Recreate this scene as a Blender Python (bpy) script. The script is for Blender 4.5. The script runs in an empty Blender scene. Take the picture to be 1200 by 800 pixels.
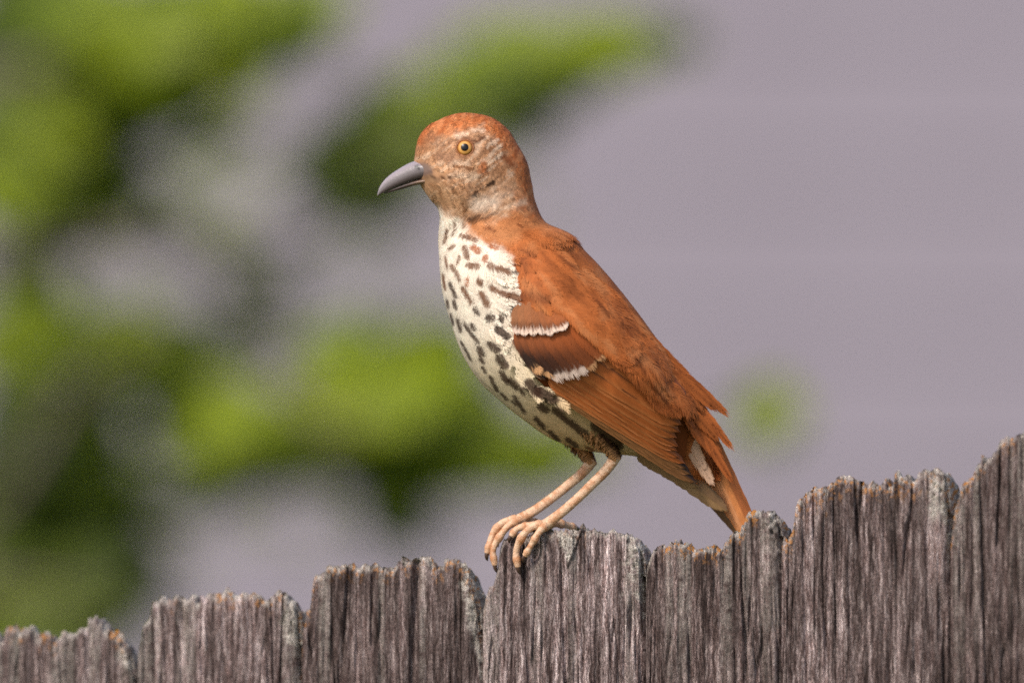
import bpy, math, random
import numpy as np
from mathutils import Vector, Matrix
from mathutils.bvhtree import BVHTree

random.seed(7)
rng = np.random.default_rng(11)
C = bpy.context.scene.collection
SC = bpy.context.scene

# ------------------------------------------------------------------ camera
D = 3.8                     # metres from the lens to the bird
S = 0.34 / 1200.0           # metres per unit of the bird's own design grid
ZC = 1.78                   # lens height above the ground
cam_d = bpy.data.cameras.new('camera')
cam = bpy.data.objects.new('camera', cam_d)
C.objects.link(cam)
cam.location = (0, 0, ZC)
cam.rotation_euler = (math.radians(90), 0, 0)
cam_d.sensor_width = 36.0
cam_d.lens = 36.0 * D / 0.34
cam_d.clip_start = 0.05
cam_d.clip_end = 2000
cam_d.dof.use_dof = True
cam_d.dof.focus_distance = D - 0.014
cam_d.dof.aperture_fstop = 5.6
cam_d.dof.aperture_blades = 0
SC.camera = cam

# ------------------------------------------------------------------ light
SUN_EL, SUN_AZ = math.radians(44), math.radians(-38)     # azimuth: 0 = behind the lens, negative = from the left
to_sun = Vector((math.sin(SUN_AZ) * math.cos(SUN_EL), -math.cos(SUN_AZ) * math.cos(SUN_EL), math.sin(SUN_EL)))
world = bpy.data.worlds.new('World')
SC.world = world
world.use_nodes = True
wn = world.node_tree.nodes
sky = wn.new('ShaderNodeTexSky')
sky.sky_type = 'NISHITA'
sky.sun_disc = False
sky.sun_elevation = SUN_EL
sky.sun_rotation = math.atan2(to_sun.x, to_sun.y)
sky.air_density = 1.0
sky.dust_density = 2.5
world.node_tree.links.new(sky.outputs[0], wn['Background'].inputs[0])
wn['Background'].inputs[1].default_value = 0.15
sun_d = bpy.data.lights.new('sun', 'SUN')
sun_d.energy = 2.4
sun_d.angle = math.radians(9.0)
sun_d.color = (1.0, 0.93, 0.84)
sun = bpy.data.objects.new('sun', sun_d)
C.objects.link(sun)
sun.rotation_euler = to_sun.to_track_quat('Z', 'Y').to_euler()
sun.location = (-3, -3, 6)
SC.view_settings.view_transform = 'Standard'
SC.view_settings.look = 'None'
SC.view_settings.exposure = 0.45
SC.view_settings.gamma = 1.0
SC.render.engine = 'CYCLES'
SC.cycles.use_denoising = False
SC.cycles.max_bounces = 6
SC.cycles.transparent_max_bounces = 4


# ------------------------------------------------------------------ helpers
def lin(r, g, b, k=1.0):
    f = lambda c: (c / 255 / 12.92) if c / 255 <= 0.04045 else ((c / 255 + 0.055) / 1.055) ** 2.4
    return (f(r) * k, f(g) * k, f(b) * k)


def to_world(p):
    """design grid (x right, y down, d away, 1 unit = S metres at the bird) -> metres"""
    p = np.asarray(p, float)
    k = (D + p[..., 2] * S) / D
    return np.stack([(p[..., 0] - 600) * S * k, D + p[..., 2] * S, ZC + (400 - p[..., 1]) * S * k], -1)


def np_mesh(name, verts, faces, col=None, grain=None, smooth=True, grid=True):
    """verts (n,3) design grid units, faces: list of arrays (m,3)/(m,4)"""
    me = bpy.data.meshes.new(name)
    v = to_world(verts) if grid else np.asarray(verts, float)
    me.vertices.add(len(v))
    me.vertices.foreach_set('co', v.astype(np.float32).ravel())
    loops = np.concatenate([np.asarray(f).ravel() for f in faces])
    sizes = np.concatenate([np.full(len(f), np.asarray(f).shape[1]) for f in faces])
    me.loops.add(len(loops))
    me.loops.foreach_set('vertex_index', loops.astype(np.int32))
    me.polygons.add(len(sizes))
    me.polygons.foreach_set('loop_start', np.concatenate([[0], np.cumsum(sizes)[:-1]]).astype(np.int32))
    me.polygons.foreach_set('loop_total', sizes.astype(np.int32))
    me.polygons.foreach_set('use_smooth', np.full(len(sizes), smooth))
    me.update(calc_edges=True)
    if col is not None:
        a = me.attributes.new('Col', 'FLOAT_COLOR', 'POINT')
        c = np.ones((len(v), 4), np.float32)
        c[:, :np.asarray(col).shape[1]] = col
        a.data.foreach_set('color', c.ravel())
    if grain is not None:
        a = me.attributes.new('grain', 'FLOAT_VECTOR', 'POINT')
        a.data.foreach_set('vector', np.asarray(grain, np.float32).ravel())
    me.validate()
    return me


def link(name, me, mat, parent=None):
    o = bpy.data.objects.new(name, me)
    C.objects.link(o)
    if mat is not None and len(me.materials) == 0:
        me.materials.append(mat)
    if parent is not None:
        o.parent = parent
    return o


def thing(name, label, cat, group=None):
    o = bpy.data.objects.new(name, None)
    C.objects.link(o)
    o.empty_display_size = 0.05
    o['label'] = label
    o['category'] = cat
    if group:
        o['group'] = group
    return o


def quads(nr, nc, wrap=False):
    r = np.arange(nr - 1)[:, None]
    c = np.arange(nc if wrap else nc - 1)[None, :]
    c2 = (c + 1) % nc
    return np.stack([r * nc + c, r * nc + c2, (r + 1) * nc + c2, (r + 1) * nc + c], -1).reshape(-1, 4)


def hash2(ix, iy, seed):
    h = (ix.astype(np.int64) * 374761393 + iy.astype(np.int64) * 668265263 + seed * 1442695041) & 0xFFFFFFFF
    h = ((h ^ (h >> 13)) * 1274126177) & 0xFFFFFFFF
    h = h ^ (h >> 16)
    return (h & 0xFFFFFF) / float(0xFFFFFF)


def vnoise(x, y, seed=0):
    x, y = np.broadcast_arrays(np.asarray(x, float), np.asarray(y, float))
    ix, iy = np.floor(x), np.floor(y)
    fx, fy = x - ix, y - iy
    fx, fy = fx * fx * (3 - 2 * fx), fy * fy * (3 - 2 * fy)
    a, b = hash2(ix, iy, seed), hash2(ix + 1, iy, seed)
    c, d = hash2(ix, iy + 1, seed), hash2(ix + 1, iy + 1, seed)
    return (a * (1 - fx) + b * fx) * (1 - fy) + (c * (1 - fx) + d * fx) * fy


def fbm(x, y, seed=0, o=3):
    s, a, t = 0, 1.0, 0
    for k in range(o):
        s = s + a * vnoise(np.asarray(x) * 2 ** k, np.asarray(y) * 2 ** k, seed + k * 17)
        t += a
        a *= 0.5
    return s / t


def smooth01(x):
    x = np.clip(x, 0, 1)
    return x * x * (3 - 2 * x)


def spline(keys, vals, q):
    """monotone-ish cubic (Catmull-Rom) through keys"""
    keys, vals, q = np.asarray(keys, float), np.asarray(vals, float), np.asarray(q, float)
    if vals.ndim == 1:
        vals = vals[:, None]
    m = np.gradient(vals, keys, axis=0)
    i = np.clip(np.searchsorted(keys, q, side='right') - 1, 0, len(keys) - 2)
    h = (keys[i + 1] - keys[i])
    t = ((q - keys[i]) / h)[:, None]
    h = h[:, None]
    return ((2 * t**3 - 3 * t**2 + 1) * vals[i] + (t**3 - 2 * t**2 + t) * h * m[i]
            + (-2 * t**3 + 3 * t**2) * vals[i + 1] + (t**3 - t**2) * h * m[i + 1])


def tube(path, radii, seg=14, n=40, flat=1.0, wob=0.0, seed=0):
    """tapered tube through design grid points; returns verts, faces, t per vertex"""
    path = np.asarray(path, float)
    key = np.concatenate([[0], np.cumsum(np.linalg.norm(np.diff(path, axis=0), axis=1))])
    key /= key[-1]
    q = np.linspace(0, 1, n)
    p = spline(key, path, q)
    r = np.maximum(spline(key, radii, q)[:, 0], 0.25)
    t = np.gradient(p, axis=0)
    t /= np.linalg.norm(t, axis=1)[:, None]
    up = np.array([0.1, 0.2, 1.0])
    a = np.cross(t, up)
    a /= np.linalg.norm(a, axis=1)[:, None]
    b = np.cross(t, a)
    th = np.linspace(0, 2 * np.pi, seg, endpoint=False)
    rr = r[:, None] * np.ones(seg)[None]
    if wob:
        rr = rr * (1 + wob * (fbm(q[:, None] * 22, th[None] * 1.2, seed) - 0.5) * 2)
    v = p[:, None] + a[:, None] * (np.cos(th)[None, :, None] * rr[..., None]) + b[:, None] * (np.sin(th)[None, :, None] * rr[..., None] * flat)
    v = v.reshape(-1, 3)
    f = [quads(n, seg, True)]
    caps = np.array([p[0] - t[0] * r[0] * 0.5, p[-1] + t[-1] * r[-1] * 0.5])
    v = np.vstack([v, caps])
    i = np.arange(seg)
    f.append(np.stack([(i + 1) % seg, i, np.full(seg, n * seg)], -1))
    f.append(np.stack([(n - 1) * seg + i, (n - 1) * seg + (i + 1) % seg, np.full(seg, n * seg + 1)], -1))
    tt = np.concatenate([np.repeat(q, seg), [0, 1]])
    return v, f, tt


# ------------------------------------------------------------------ materials
def mat_new(name):
    m = bpy.data.materials.new(name)
    m.use_nodes = True
    nt = m.node_tree
    return m, nt.nodes, nt.links, nt.nodes['Principled BSDF']


def mat_pigment(name, rough=0.6, spec=0.3, sheen=0.0, bump=0.0, bscale=900, coat=0.0, trans=0.0):
    m, n, l, b = mat_new(name)
    a = n.new('ShaderNodeAttribute')
    a.attribute_name = 'Col'
    l.new(a.outputs['Color'], b.inputs['Base Color'])
    b.inputs['Roughness'].default_value = rough
    b.inputs['Specular IOR Level'].default_value = spec
    b.inputs['Sheen Weight'].default_value = sheen
    b.inputs['Coat Weight'].default_value = coat
    if bump:
        t = n.new('ShaderNodeTexNoise')
        t.inputs['Scale'].default_value = bscale
        t.inputs['Detail'].default_value = 4
        bp = n.new('ShaderNodeBump')
        bp.inputs['Strength'].default_value = bump
        bp.inputs['Distance'].default_value = 0.0006
        tc = n.new('ShaderNodeTexCoord')
        l.new(tc.outputs['Object'], t.inputs['Vector'])
        l.new(t.outputs[0], bp.inputs['Height'])
        l.new(bp.outputs[0], b.inputs['Normal'])
    if trans:
        tr = n.new('ShaderNodeBsdfTranslucent')
        l.new(a.outputs['Color'], tr.inputs['Color'])
        mx = n.new('ShaderNodeMixShader')
        mx.inputs[0].default_value = trans
        l.new(b.outputs[0], mx.inputs[1])
        l.new(tr.outputs[0], mx.inputs[2])
        l.new(mx.outputs[0], n['Material Output'].inputs['Surface'])
    return m


M_PLUME = mat_pigment('plumage', 0.65, 0.2, 0.0, trans=0.15)
M_SKIN = mat_pigment('feather_bed', 0.8, 0.1)
M_VANE = mat_pigment('feather_vane', 0.5, 0.3)
M_BEAK = mat_pigment('horn', 0.38, 0.45, bump=0.15, bscale=1500)
M_LEG = mat_pigment('scaly_leg', 0.5, 0.4, bump=0.5, bscale=2200)
M_EYE = mat_pigment('eye', 0.3, 0.3, coat=0.0)


def mat_wood():
    m, n, l, b = mat_new('weathered_wood')
    g = n.new('ShaderNodeAttribute')
    g.attribute_name = 'grain'
    a = n.new('ShaderNodeAttribute')
    a.attribute_name = 'Col'
    sep = n.new('ShaderNodeSeparateColor')
    l.new(a.outputs['Color'], sep.inputs[0])

    warp_out = [g.outputs['Vector']]

    def noise(sx, sy, detail, rough=0.6, kind=None):
        mp = n.new('ShaderNodeMapping')
        mp.inputs['Scale'].default_value = (sx, sy, 1)
        l.new(warp_out[0], mp.inputs['Vector'])
        t = n.new('ShaderNodeTexNoise')
        t.inputs['Scale'].default_value = 1.0
        t.inputs['Detail'].default_value = detail
        t.inputs['Roughness'].default_value = rough
        if kind:
            t.noise_type = kind
        l.new(mp.outputs[0], t.inputs['Vector'])
        return t.outputs[0]

    def ramp(src, pts):
        r = n.new('ShaderNodeValToRGB')
        e = r.color_ramp.elements
        while len(e) < len(pts):
            e.new(0.5)
        for k, (p, c) in enumerate(pts):
            e[k].position = p
            e[k].color = (*c, 1)
        l.new(src, r.inputs[0])
        return r.outputs[0]

    def mix(fac, c1, c2, mode='MIX'):
        x = n.new('ShaderNodeMix')
        x.data_type = 'RGBA'
        x.blend_type = mode
        for src, k in ((fac, 0), (c1, 6), (c2, 7)):
            if isinstance(src, (int, float)):
                x.inputs[k].default_value = src
            elif isinstance(src, tuple):
                x.inputs[k].default_value = (*src, 1)
            else:
                l.new(src, x.inputs[k])
        return x.outputs[2]

    def math_(op, p, q):
        x = n.new('ShaderNodeMath')
        x.operation = op
        for k, s in enumerate((p, q)):
            if isinstance(s, (int, float)):
                x.inputs[k].default_value = s
            else:
                l.new(s, x.inputs[k])
        x.use_clamp = False
        return x.outputs[0]

    # slight waviness so that fibres never run ruler straight
    wob = n.new('ShaderNodeTexNoise')
    wob.inputs['Scale'].default_value = 7.0
    wob.inputs['Detail'].default_value = 4
    l.new(g.outputs['Vector'], wob.inputs['Vector'])
    wv = n.new('ShaderNodeVectorMath')
    wv.operation = 'MULTIPLY_ADD'
    wv.inputs[1].default_value = (0.05, 0.0, 0.0)
    l.new(wob.outputs['Color'], wv.inputs[0])
    l.new(g.outputs['Vector'], wv.inputs[2])
    warp_out[0] = wv.outputs[0]
    fine = noise(34, 3.2, 7, 0.78)        # thin fibres
    mid = noise(13, 0.7, 5, 0.7)          # ridges of early and late wood
    wide = noise(3.2, 0.4, 3, 0.5)        # weather streaks
    gritty = noise(60, 26, 3, 0.7)        # torn fibre ends and grit
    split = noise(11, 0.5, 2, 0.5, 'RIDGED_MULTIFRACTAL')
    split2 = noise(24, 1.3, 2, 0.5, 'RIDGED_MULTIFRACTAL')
    base = ramp(fine, [(0.32, (0.030, 0.020, 0.017)), (0.45, (0.110, 0.080, 0.072)), (0.55, (0.218, 0.184, 0.172)), (0.70, (0.49, 0.445, 0.415))])
    base = mix(1.0, base, ramp(mid, [(0.34, (0.20, 0.165, 0.155)), (0.49, (0.80, 0.77, 0.77)), (0.64, (1.65, 1.62, 1.65))]), 'MULTIPLY')
    base = mix(1.0, base, ramp(wide, [(0.3, (0.70, 0.65, 0.65)), (0.7, (1.25, 1.2, 1.22))]), 'MULTIPLY')
    base = mix(1.0, base, ramp(gritty, [(0.32, (0.45, 0.42, 0.42)), (0.5, (0.95, 0.95, 0.95)), (0.68, (1.5, 1.47, 1.45))]), 'MULTIPLY')
    base = mix(ramp(split, [(0.80, (0, 0, 0)), (0.97, (0.92, 0.92, 0.92))]), base, (0.020, 0.013, 0.011))  # splits coloured dark: dirty inner wood, with crack shade painted in
    base = mix(ramp(split2, [(0.86, (0, 0, 0)), (1.0, (0.8, 0.8, 0.8))]), base, (0.024, 0.016, 0.014))  # thinner splits, crack shade painted in likewise
    base = mix(1.0, base, ramp(sep.outputs[2], [(0.15, (0.68, 0.63, 0.61)), (0.5, (1.0, 0.98, 0.98)), (0.85, (1.5, 1.5, 1.53))]), 'MULTIPLY')
    blot = noise(9, 8, 4, 0.7)
    lich = math_('MULTIPLY', sep.outputs[0], ramp(blot, [(0.36, (0, 0, 0)), (0.55, (1, 1, 1))]))
    lcol = ramp(noise(40, 30, 4, 0.7), [(0.3, (0.16, 0.13, 0.115)), (0.46, (0.42, 0.37, 0.33)), (0.66, (0.78, 0.71, 0.63))])
    base = mix(lich, base, lcol)
    blot2 = noise(22, 14, 3, 0.6)
    orng = math_('MULTIPLY', sep.outputs[1], ramp(blot2, [(0.52, (0, 0, 0)), (0.60, (1, 1, 1))]))
    base = mix(orng, base, (0.46, 0.20, 0.055))
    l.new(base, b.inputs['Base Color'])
    b.inputs['Roughness'].default_value = 0.85
    b.inputs['Specular IOR Level'].default_value = 0.2
    h = math_('ADD', math_('MULTIPLY', fine, 0.7), math_('MULTIPLY', mid, 0.7))
    h = math_('ADD', h, math_('MULTIPLY', split, -0.35))
    h = math_('ADD', h, math_('MULTIPLY', gritty, 0.3))
    h = math_('ADD', h, math_('MULTIPLY', noise(40, 34, 3, 0.7), math_('MULTIPLY', sep.outputs[0], 0.7)))
    bp = n.new('ShaderNodeBump')
    bp.inputs['Strength'].default_value = 0.9
    bp.inputs['Distance'].default_value = 0.0022
    l.new(h, bp.inputs['Height'])
    l.new(bp.outputs[0], b.inputs['Normal'])
    return m


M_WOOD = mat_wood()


def mat_leaf(name, c_top, trans_c, k):
    m, n, l, b = mat_new(name)
    oi = n.new('ShaderNodeObjectInfo')
    hs = n.new('ShaderNodeHueSaturation')
    mr = n.new('ShaderNodeMapRange')
    mr.inputs[3].default_value = 0.65
    mr.inputs[4].default_value = 1.25
    l.new(oi.outputs['Random'], mr.inputs[0])
    l.new(mr.outputs[0], hs.inputs['Value'])
    hs.inputs['Color'].default_value = (*c_top, 1)
    l.new(hs.outputs[0], b.inputs['Base Color'])
    b.inputs['Roughness'].default_value = 0.5
    b.inputs['Specular IOR Level'].default_value = 0.3
    tr = n.new('ShaderNodeBsdfTranslucent')
    tr.inputs['Color'].default_value = (*trans_c, 1)
    mx = n.new('ShaderNodeMixShader')
    mx.inputs[0].default_value = k
    l.new(b.outputs[0], mx.inputs[1])
    l.new(tr.outputs[0], mx.inputs[2])
    l.new(mx.outputs[0], n['Material Output'].inputs['Surface'])
    return m


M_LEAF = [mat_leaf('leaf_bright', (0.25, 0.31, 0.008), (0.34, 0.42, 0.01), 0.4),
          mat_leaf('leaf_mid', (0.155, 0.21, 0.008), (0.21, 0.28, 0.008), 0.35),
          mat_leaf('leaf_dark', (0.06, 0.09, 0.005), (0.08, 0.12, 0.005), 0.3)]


def mat_noise(name, c1, c2, scale, rough=0.9):
    m, n, l, b = mat_new(name)
    t = n.new('ShaderNodeTexNoise')
    t.inputs['Scale'].default_value = scale
    t.inputs['Detail'].default_value = 5
    tc = n.new('ShaderNodeTexCoord')
    l.new(tc.outputs['Object'], t.inputs['Vector'])
    r = n.new('ShaderNodeValToRGB')
    r.color_ramp.elements[0].position = 0.3
    r.color_ramp.elements[1].position = 0.7
    r.color_ramp.elements[0].color = (*c1, 1)
    r.color_ramp.elements[1].color = (*c2, 1)
    l.new(t.outputs[0], r.inputs[0])
    l.new(r.outputs[0], b.inputs['Base Color'])
    b.inputs['Roughness'].default_value = rough
    return m


M_BARK = mat_noise('bark', (0.06, 0.045, 0.035), (0.16, 0.12, 0.10), 60)
M_GROUND = mat_noise('lawn', (0.04, 0.06, 0.015), (0.09, 0.11, 0.03), 3)
M_SIDING = mat_noise('painted_siding', (0.20, 0.170, 0.205), (0.335, 0.297, 0.348), 1.1, 0.75)
M_STONE = mat_noise('foundation', (0.2, 0.19, 0.18), (0.3, 0.28, 0.27), 12)

# ------------------------------------------------------------------ ground and house
g = np.array([[-600, -600, 0], [600, -600, 0], [600, 600, 0], [-600, 600, 0]], float)
ground = link('ground', np_mesh('ground', g, [np.array([[0, 1, 2, 3]])], grid=False), M_GROUND)
ground['kind'] = 'structure'

WALL_Y, WX0, WX1 = D + 8.0, -6.0, 7.0
house = thing('house', 'grey lavender clapboard house wall far out of focus behind the bird', 'house')
house.location = (0, WALL_Y, 0)


def box_mesh(name, x0, x1, y0, y1, z0, z1, dy_bot=0.0):
    v = np.array([[x0, y0 - dy_bot, z0], [x1, y0 - dy_bot, z0], [x1, y1, z0], [x0, y1, z0], [x0, y0, z1], [x1, y0, z1], [x1, y1, z1], [x0, y1, z1]], float)
    f = np.array([[0, 1, 5, 4], [1, 2, 6, 5], [2, 3, 7, 6], [3, 0, 4, 7], [4, 5, 6, 7], [3, 2, 1, 0]])
    return np_mesh(name, v, [f], grid=False, smooth=False)


link('foundation', box_mesh('foundation', WX0, WX1, -0.02, 0.3, 0, 0.35), M_STONE, house)
link('wall', box_mesh('wall', WX0, WX1, 0.02, 0.3, 0.35, 4.4), M_SIDING, house)
sid = box_mesh('siding_board', WX0 - 0.02, WX1 + 0.02, 0, 0.018, 0, 0.165, dy_bot=0.007)
for k in range(25):
    o = link('siding_board', sid, M_SIDING, house)
    o.location = (0, 0, 0.35 + 0.16 * k)

# ------------------------------------------------------------------ fence
TAN = math.tan(math.radians(22))
NX, ND = math.sin(math.radians(22)), math.cos(math.radians(22))
THICK = 48.0


def face_d(x):
    return -(np.asarray(x, float) - 615) * TAN


fence = thing('fence', 'weathered grey wooden picket fence with ragged lichen tops under the bird', 'fence')

PICKETS = [
    dict(l=-175, r=-32, p=[(-175, 790), (-165, 752), (-150, 742), (-110, 738), (-70, 735), (-45, 742), (-32, 790)]),
    dict(l=-30, r=157, p=[(-30, 775), (-22, 748), (-8, 738), (13, 735), (27, 732), (43, 738), (60, 745), (70, 744), (80, 743), (88, 733), (101, 725), (113, 724), (118, 735), (127, 738), (137, 741), (144, 749), (150, 764), (157, 800)]),
    dict(l=160, r=351, p=[(160, 800), (163, 760), (166, 742), (171, 730), (177, 720), (179, 707), (190, 702), (210, 699), (233, 697), (265, 697), (275, 701), (283, 696), (300, 695), (318, 695), (337, 693), (343, 696), (347, 708), (350, 740), (351, 800)]),
    dict(l=353, r=563, p=[(353, 790), (355, 740), (359, 712), (364, 698), (369, 675), (376, 668), (386, 664), (412, 663), (441, 661), (459, 664), (470, 661), (478, 658), (489, 655), (503, 657), (522, 656), (536, 657), (543, 662), (549, 674), (555, 692), (560, 712), (563, 750)]),
    dict(l=566, r=754, p=[(566, 714), (570, 694), (574, 685), (578, 683), (582, 668), (585, 646), (590, 632), (596, 626), (606, 625), (620, 623), (636, 621), (648, 620), (666, 621), (684, 620), (706, 622), (720, 620), (733, 625), (742, 628), (747, 634), (750, 646), (752, 658), (754, 690)]),
    dict(l=757, r=914, p=[(757, 680), (759, 664), (763, 648), (770, 639), (778, 636), (794, 634), (804, 638), (812, 646), (822, 642), (834, 642), (846, 645), (851, 634), (856, 627), (864, 622), (871, 606), (880, 601), (888, 599), (900, 600), (908, 605), (912, 616), (914, 636)]),
    dict(l=916, r=1111, p=[(916, 640), (922, 618), (930, 607), (934, 588), (944, 580), (958, 572), (976, 566), (996, 558), (1006, 562), (1016, 570), (1032, 566), (1048, 556), (1066, 558), (1078, 553), (1090, 552), (1100, 549), (1105, 553), (1108, 564), (1111, 600)]),
    dict(l=1114, r=1300, p=[(1114, 630), (1119, 598), (1126, 574), (1138, 556), (1152, 536), (1164, 522), (1180, 512), (1200, 508), (1230, 503), (1262, 500), (1280, 520), (1300, 580)]),
    dict(l=1303, r=1480, p=[(1303, 560), (1320, 500), (1345, 472), (1400, 460), (1460, 458), (1480, 520)]),
]

offs = np.concatenate([np.arange(0, 24, 1.5), np.arange(24, 120, 3), np.arange(120, 330, 5)])
for bi, P in enumerate(PICKETS):
    seed = 100 + 31 * bi
    x = np.arange(P['l'], P['r'] + 0.01, 1.1)
    px_, py_ = np.array(P['p'], float).T
    top = np.interp(x, px_, py_)
    rag = 10.0 * (fbm(x / 10.0, 0.5, seed, 3) - 0.5) + 8.0 * (vnoise(x / 3.0, 3.5, seed + 3) - 0.5) + 4.0 * (vnoise(x / 1.3, 8.5, seed + 5) - 0.5)
    chip = smooth01((vnoise(x / 11.0, 1.5, seed + 60) - 0.62) / 0.12) * (4 + 12 * vnoise(x / 40.0, 7.5, seed + 61)) - 5 * smooth01((vnoise(x / 2.2, 4.5, seed + 62) - 0.8) / 0.1)
    top = top + rag + chip * (0.4 if bi == 4 else 1.0)
    nc = len(x)
    Y = top[None, :] + offs[:, None]
    X = np.broadcast_to(x[None, :], Y.shape)
    warp = 5.0 * (fbm(X / 60, Y / 150, seed + 9, 2) - 0.5)
    xs = X + warp
    d1 = fbm(xs / 11, Y / 260, seed + 1, 3) - 0.5
    d2 = fbm(xs / 3.6, Y / 110, seed + 2, 2) - 0.5
    d3 = vnoise(xs / 2.2, Y / 22, seed + 6) - 0.5
    crack = smooth01((np.abs(vnoise(xs / 19, Y / 420, seed + 4) - 0.5) * -1 + 0.045) / 0.045) * smooth01((vnoise(xs / 26, Y / 190, seed + 14) - 0.42) / 0.15)
    ridge = np.abs(vnoise(xs / 7.5, Y / 170, seed + 71) - 0.5) * 2
    gap = smooth01((0.16 - ridge) / 0.16) * smooth01((vnoise(xs / 14, Y / 90, seed + 72) - 0.35) / 0.2)
    disp = -5.0 * gap + 9.0 * d1 + 7.0 * d2 + 2.6 * d3 - 10.0 * crack
    sh0 = smooth01((X - (P['r'] - 24)) / 8) * smooth01((top[None] + 60 - Y) / 30)
    disp += sh0 * 5 * (fbm(X / 5, Y / 6, seed + 81, 3) - 0.5) * 2
    edge = np.minimum(X - P['l'], P['r'] - X) + 3 * (fbm(Y / 9, X * 0, seed + 90, 2) - 0.5)
    disp -= 5 * (1 - smooth01(edge / 7))
    disp -= 5 * (1 - smooth01(offs[:, None] / 7))
    if bi == 3:      # long dark split
        disp -= 12 * np.exp(-((X - (489 - (Y - 660) * 0.045)) / 5.0) ** 2)
    if bi == 4:      # chip missing behind the toes, split below it
        disp -= 13 * np.exp(-(((X - 628) / 6.0) ** 2 + ((Y - 645) / 12.0) ** 2) ** 2)
        disp -= 7 * np.exp(-((X - 657 - (Y - 640) * 0.035) / 2.0) ** 2) * smooth01((Y - 655) / 20)
        disp += 4 * ((Y < 664 - np.abs(X - 665) * 2.6)) * 1.0
    if bi == 7:
        disp -= 7 * np.exp(-((X - (1150 + (Y - 600) * 0.03)) / 2.0) ** 2)
    dd = face_d(X) - disp * ND
    front = np.stack([X - disp * NX * 0, Y, dd], -1)
    # ground row
    zg = 400 + ZC / S
    def ground_row(fr):
        r = fr.copy()
        r[:, 1] = 400 + (zg - 400) / ((D + r[:, 2] * S) / D)
        return r
    nb = 6
    rows = []
    back_top = None
    for j in range(nb, 0, -1):
        t = THICK * j / nb
        yj = top + 5 * (fbm(x / 6, t / 9, seed + 21, 2) - 0.5) * 2 + 3 * (vnoise(x / 2.0, t / 5, seed + 23) - 0.5) * 2 + 16 * (j / nb) ** 1.5
        rows.append(np.stack([x + t * NX, yj, face_d(x) + t * ND], -1))
    rows = [ground_row(rows[0])] + rows
    allv = np.concatenate([np.array(rows), front, ground_row(front[-1])[None]], 0)
    nr = allv.shape[0]
    v = allv.reshape(-1, 3)
    f = [quads(nr, nc)]
    # side faces: strips from front column to back column
    nfr = nb + 1
    li, ri = np.arange(nfr, nr) * nc, np.arange(nfr, nr) * nc + nc - 1
    nv = len(v)
    bl = front[:, 0] + np.array([THICK * NX, 0, THICK * ND])
    br = front[:, -1] + np.array([THICK * NX, 0, THICK * ND])
    bl = np.vstack([bl, ground_row(bl[-1:])])
    br = np.vstack([br, ground_row(br[-1:])])
    v = np.vstack([v, bl, br])
    k = np.arange(len(li) - 1)
    f.append(np.stack([li[k], li[k + 1], nv + k + 1, nv + k], -1))
    n2 = nv + len(bl)
    f.append(np.stack([ri[k + 1], ri[k], n2 + k, n2 + k + 1], -1))
    # masks: lichen (r), orange crust (g)
    Xa, Ya = v[:, 0], v[:, 1]
    topv = np.interp(np.clip(Xa, P['l'], P['r']), x, top)
    below = Ya - topv
    lich = np.clip(1 - below / (5 + 9 * fbm(Xa / 14, 2.0, seed + 40)), 0, 1) * 0.95
    lich[: nfr * nc] = 0.9
    # far chamfer on the right shoulder carries pale lichen
    jag = 16 * (fbm(Ya / 12, 3.0, seed + 47) - 0.5)
    sh = smooth01((Xa - (P['r'] - 24) + jag) / 8) * smooth01((topv + (70 if bi in (2, 3, 4, 6) else 40) - Ya + 2 * jag) / 30)
    lich = np.maximum(lich, sh * 0.95)
    orng = np.clip(1 - below / 22, 0, 1) * smooth01((fbm(Xa / 20, 5.0, seed + 44) - 0.40) / 0.12) * (1.2 if bi in (1, 5, 6, 7) else 0.85)
    if bi == 6:
        orng = np.maximum(orng, np.clip(1 - below / 34, 0, 1) * smooth01((fbm(Xa / 16, Ya / 20, seed + 46, 2) - 0.42) / 0.15))
    if bi == 4:
        tri = smooth01((664 - np.abs(Xa - 665) * 2.6 - Ya) / 8)
        lich = np.maximum(lich, tri * 1.2)
        orng *= 0.3
    strk = smooth01((fbm(Xa / 16, 9.0, seed + 50, 2) - 0.62) / 0.1) * 0.35
    lich = np.maximum(lich, strk * np.clip(1 - below / 260, 0, 1))
    tone = 0.5 + 0.5 * [0.2, 0.2, 0.5, -0.1, 0.45, -0.2, 0.1, -0.25, 0.2][bi] + 0.5 * (fbm(Xa / 34, Ya / 400, seed + 55, 2) - 0.5)
    col = np.stack([lich, orng, np.clip(tone, 0, 1)], -1)
    grain = np.stack([Xa / 100 + 0.04 * (fbm(Xa / 60, Ya / 150, seed + 9, 2) - 0.5), Ya / 100, np.full_like(Xa, bi * 3.7)], -1)
    me = np_mesh('picket', v, f, col, grain, smooth=True)
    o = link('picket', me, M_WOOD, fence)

# ------------------------------------------------------------------ bird: body
bird = thing('bird', 'rufous brown thrasher with a spotted cream breast perched on the picket fence', 'bird')
bird.location = (0, 0, 0)

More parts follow.
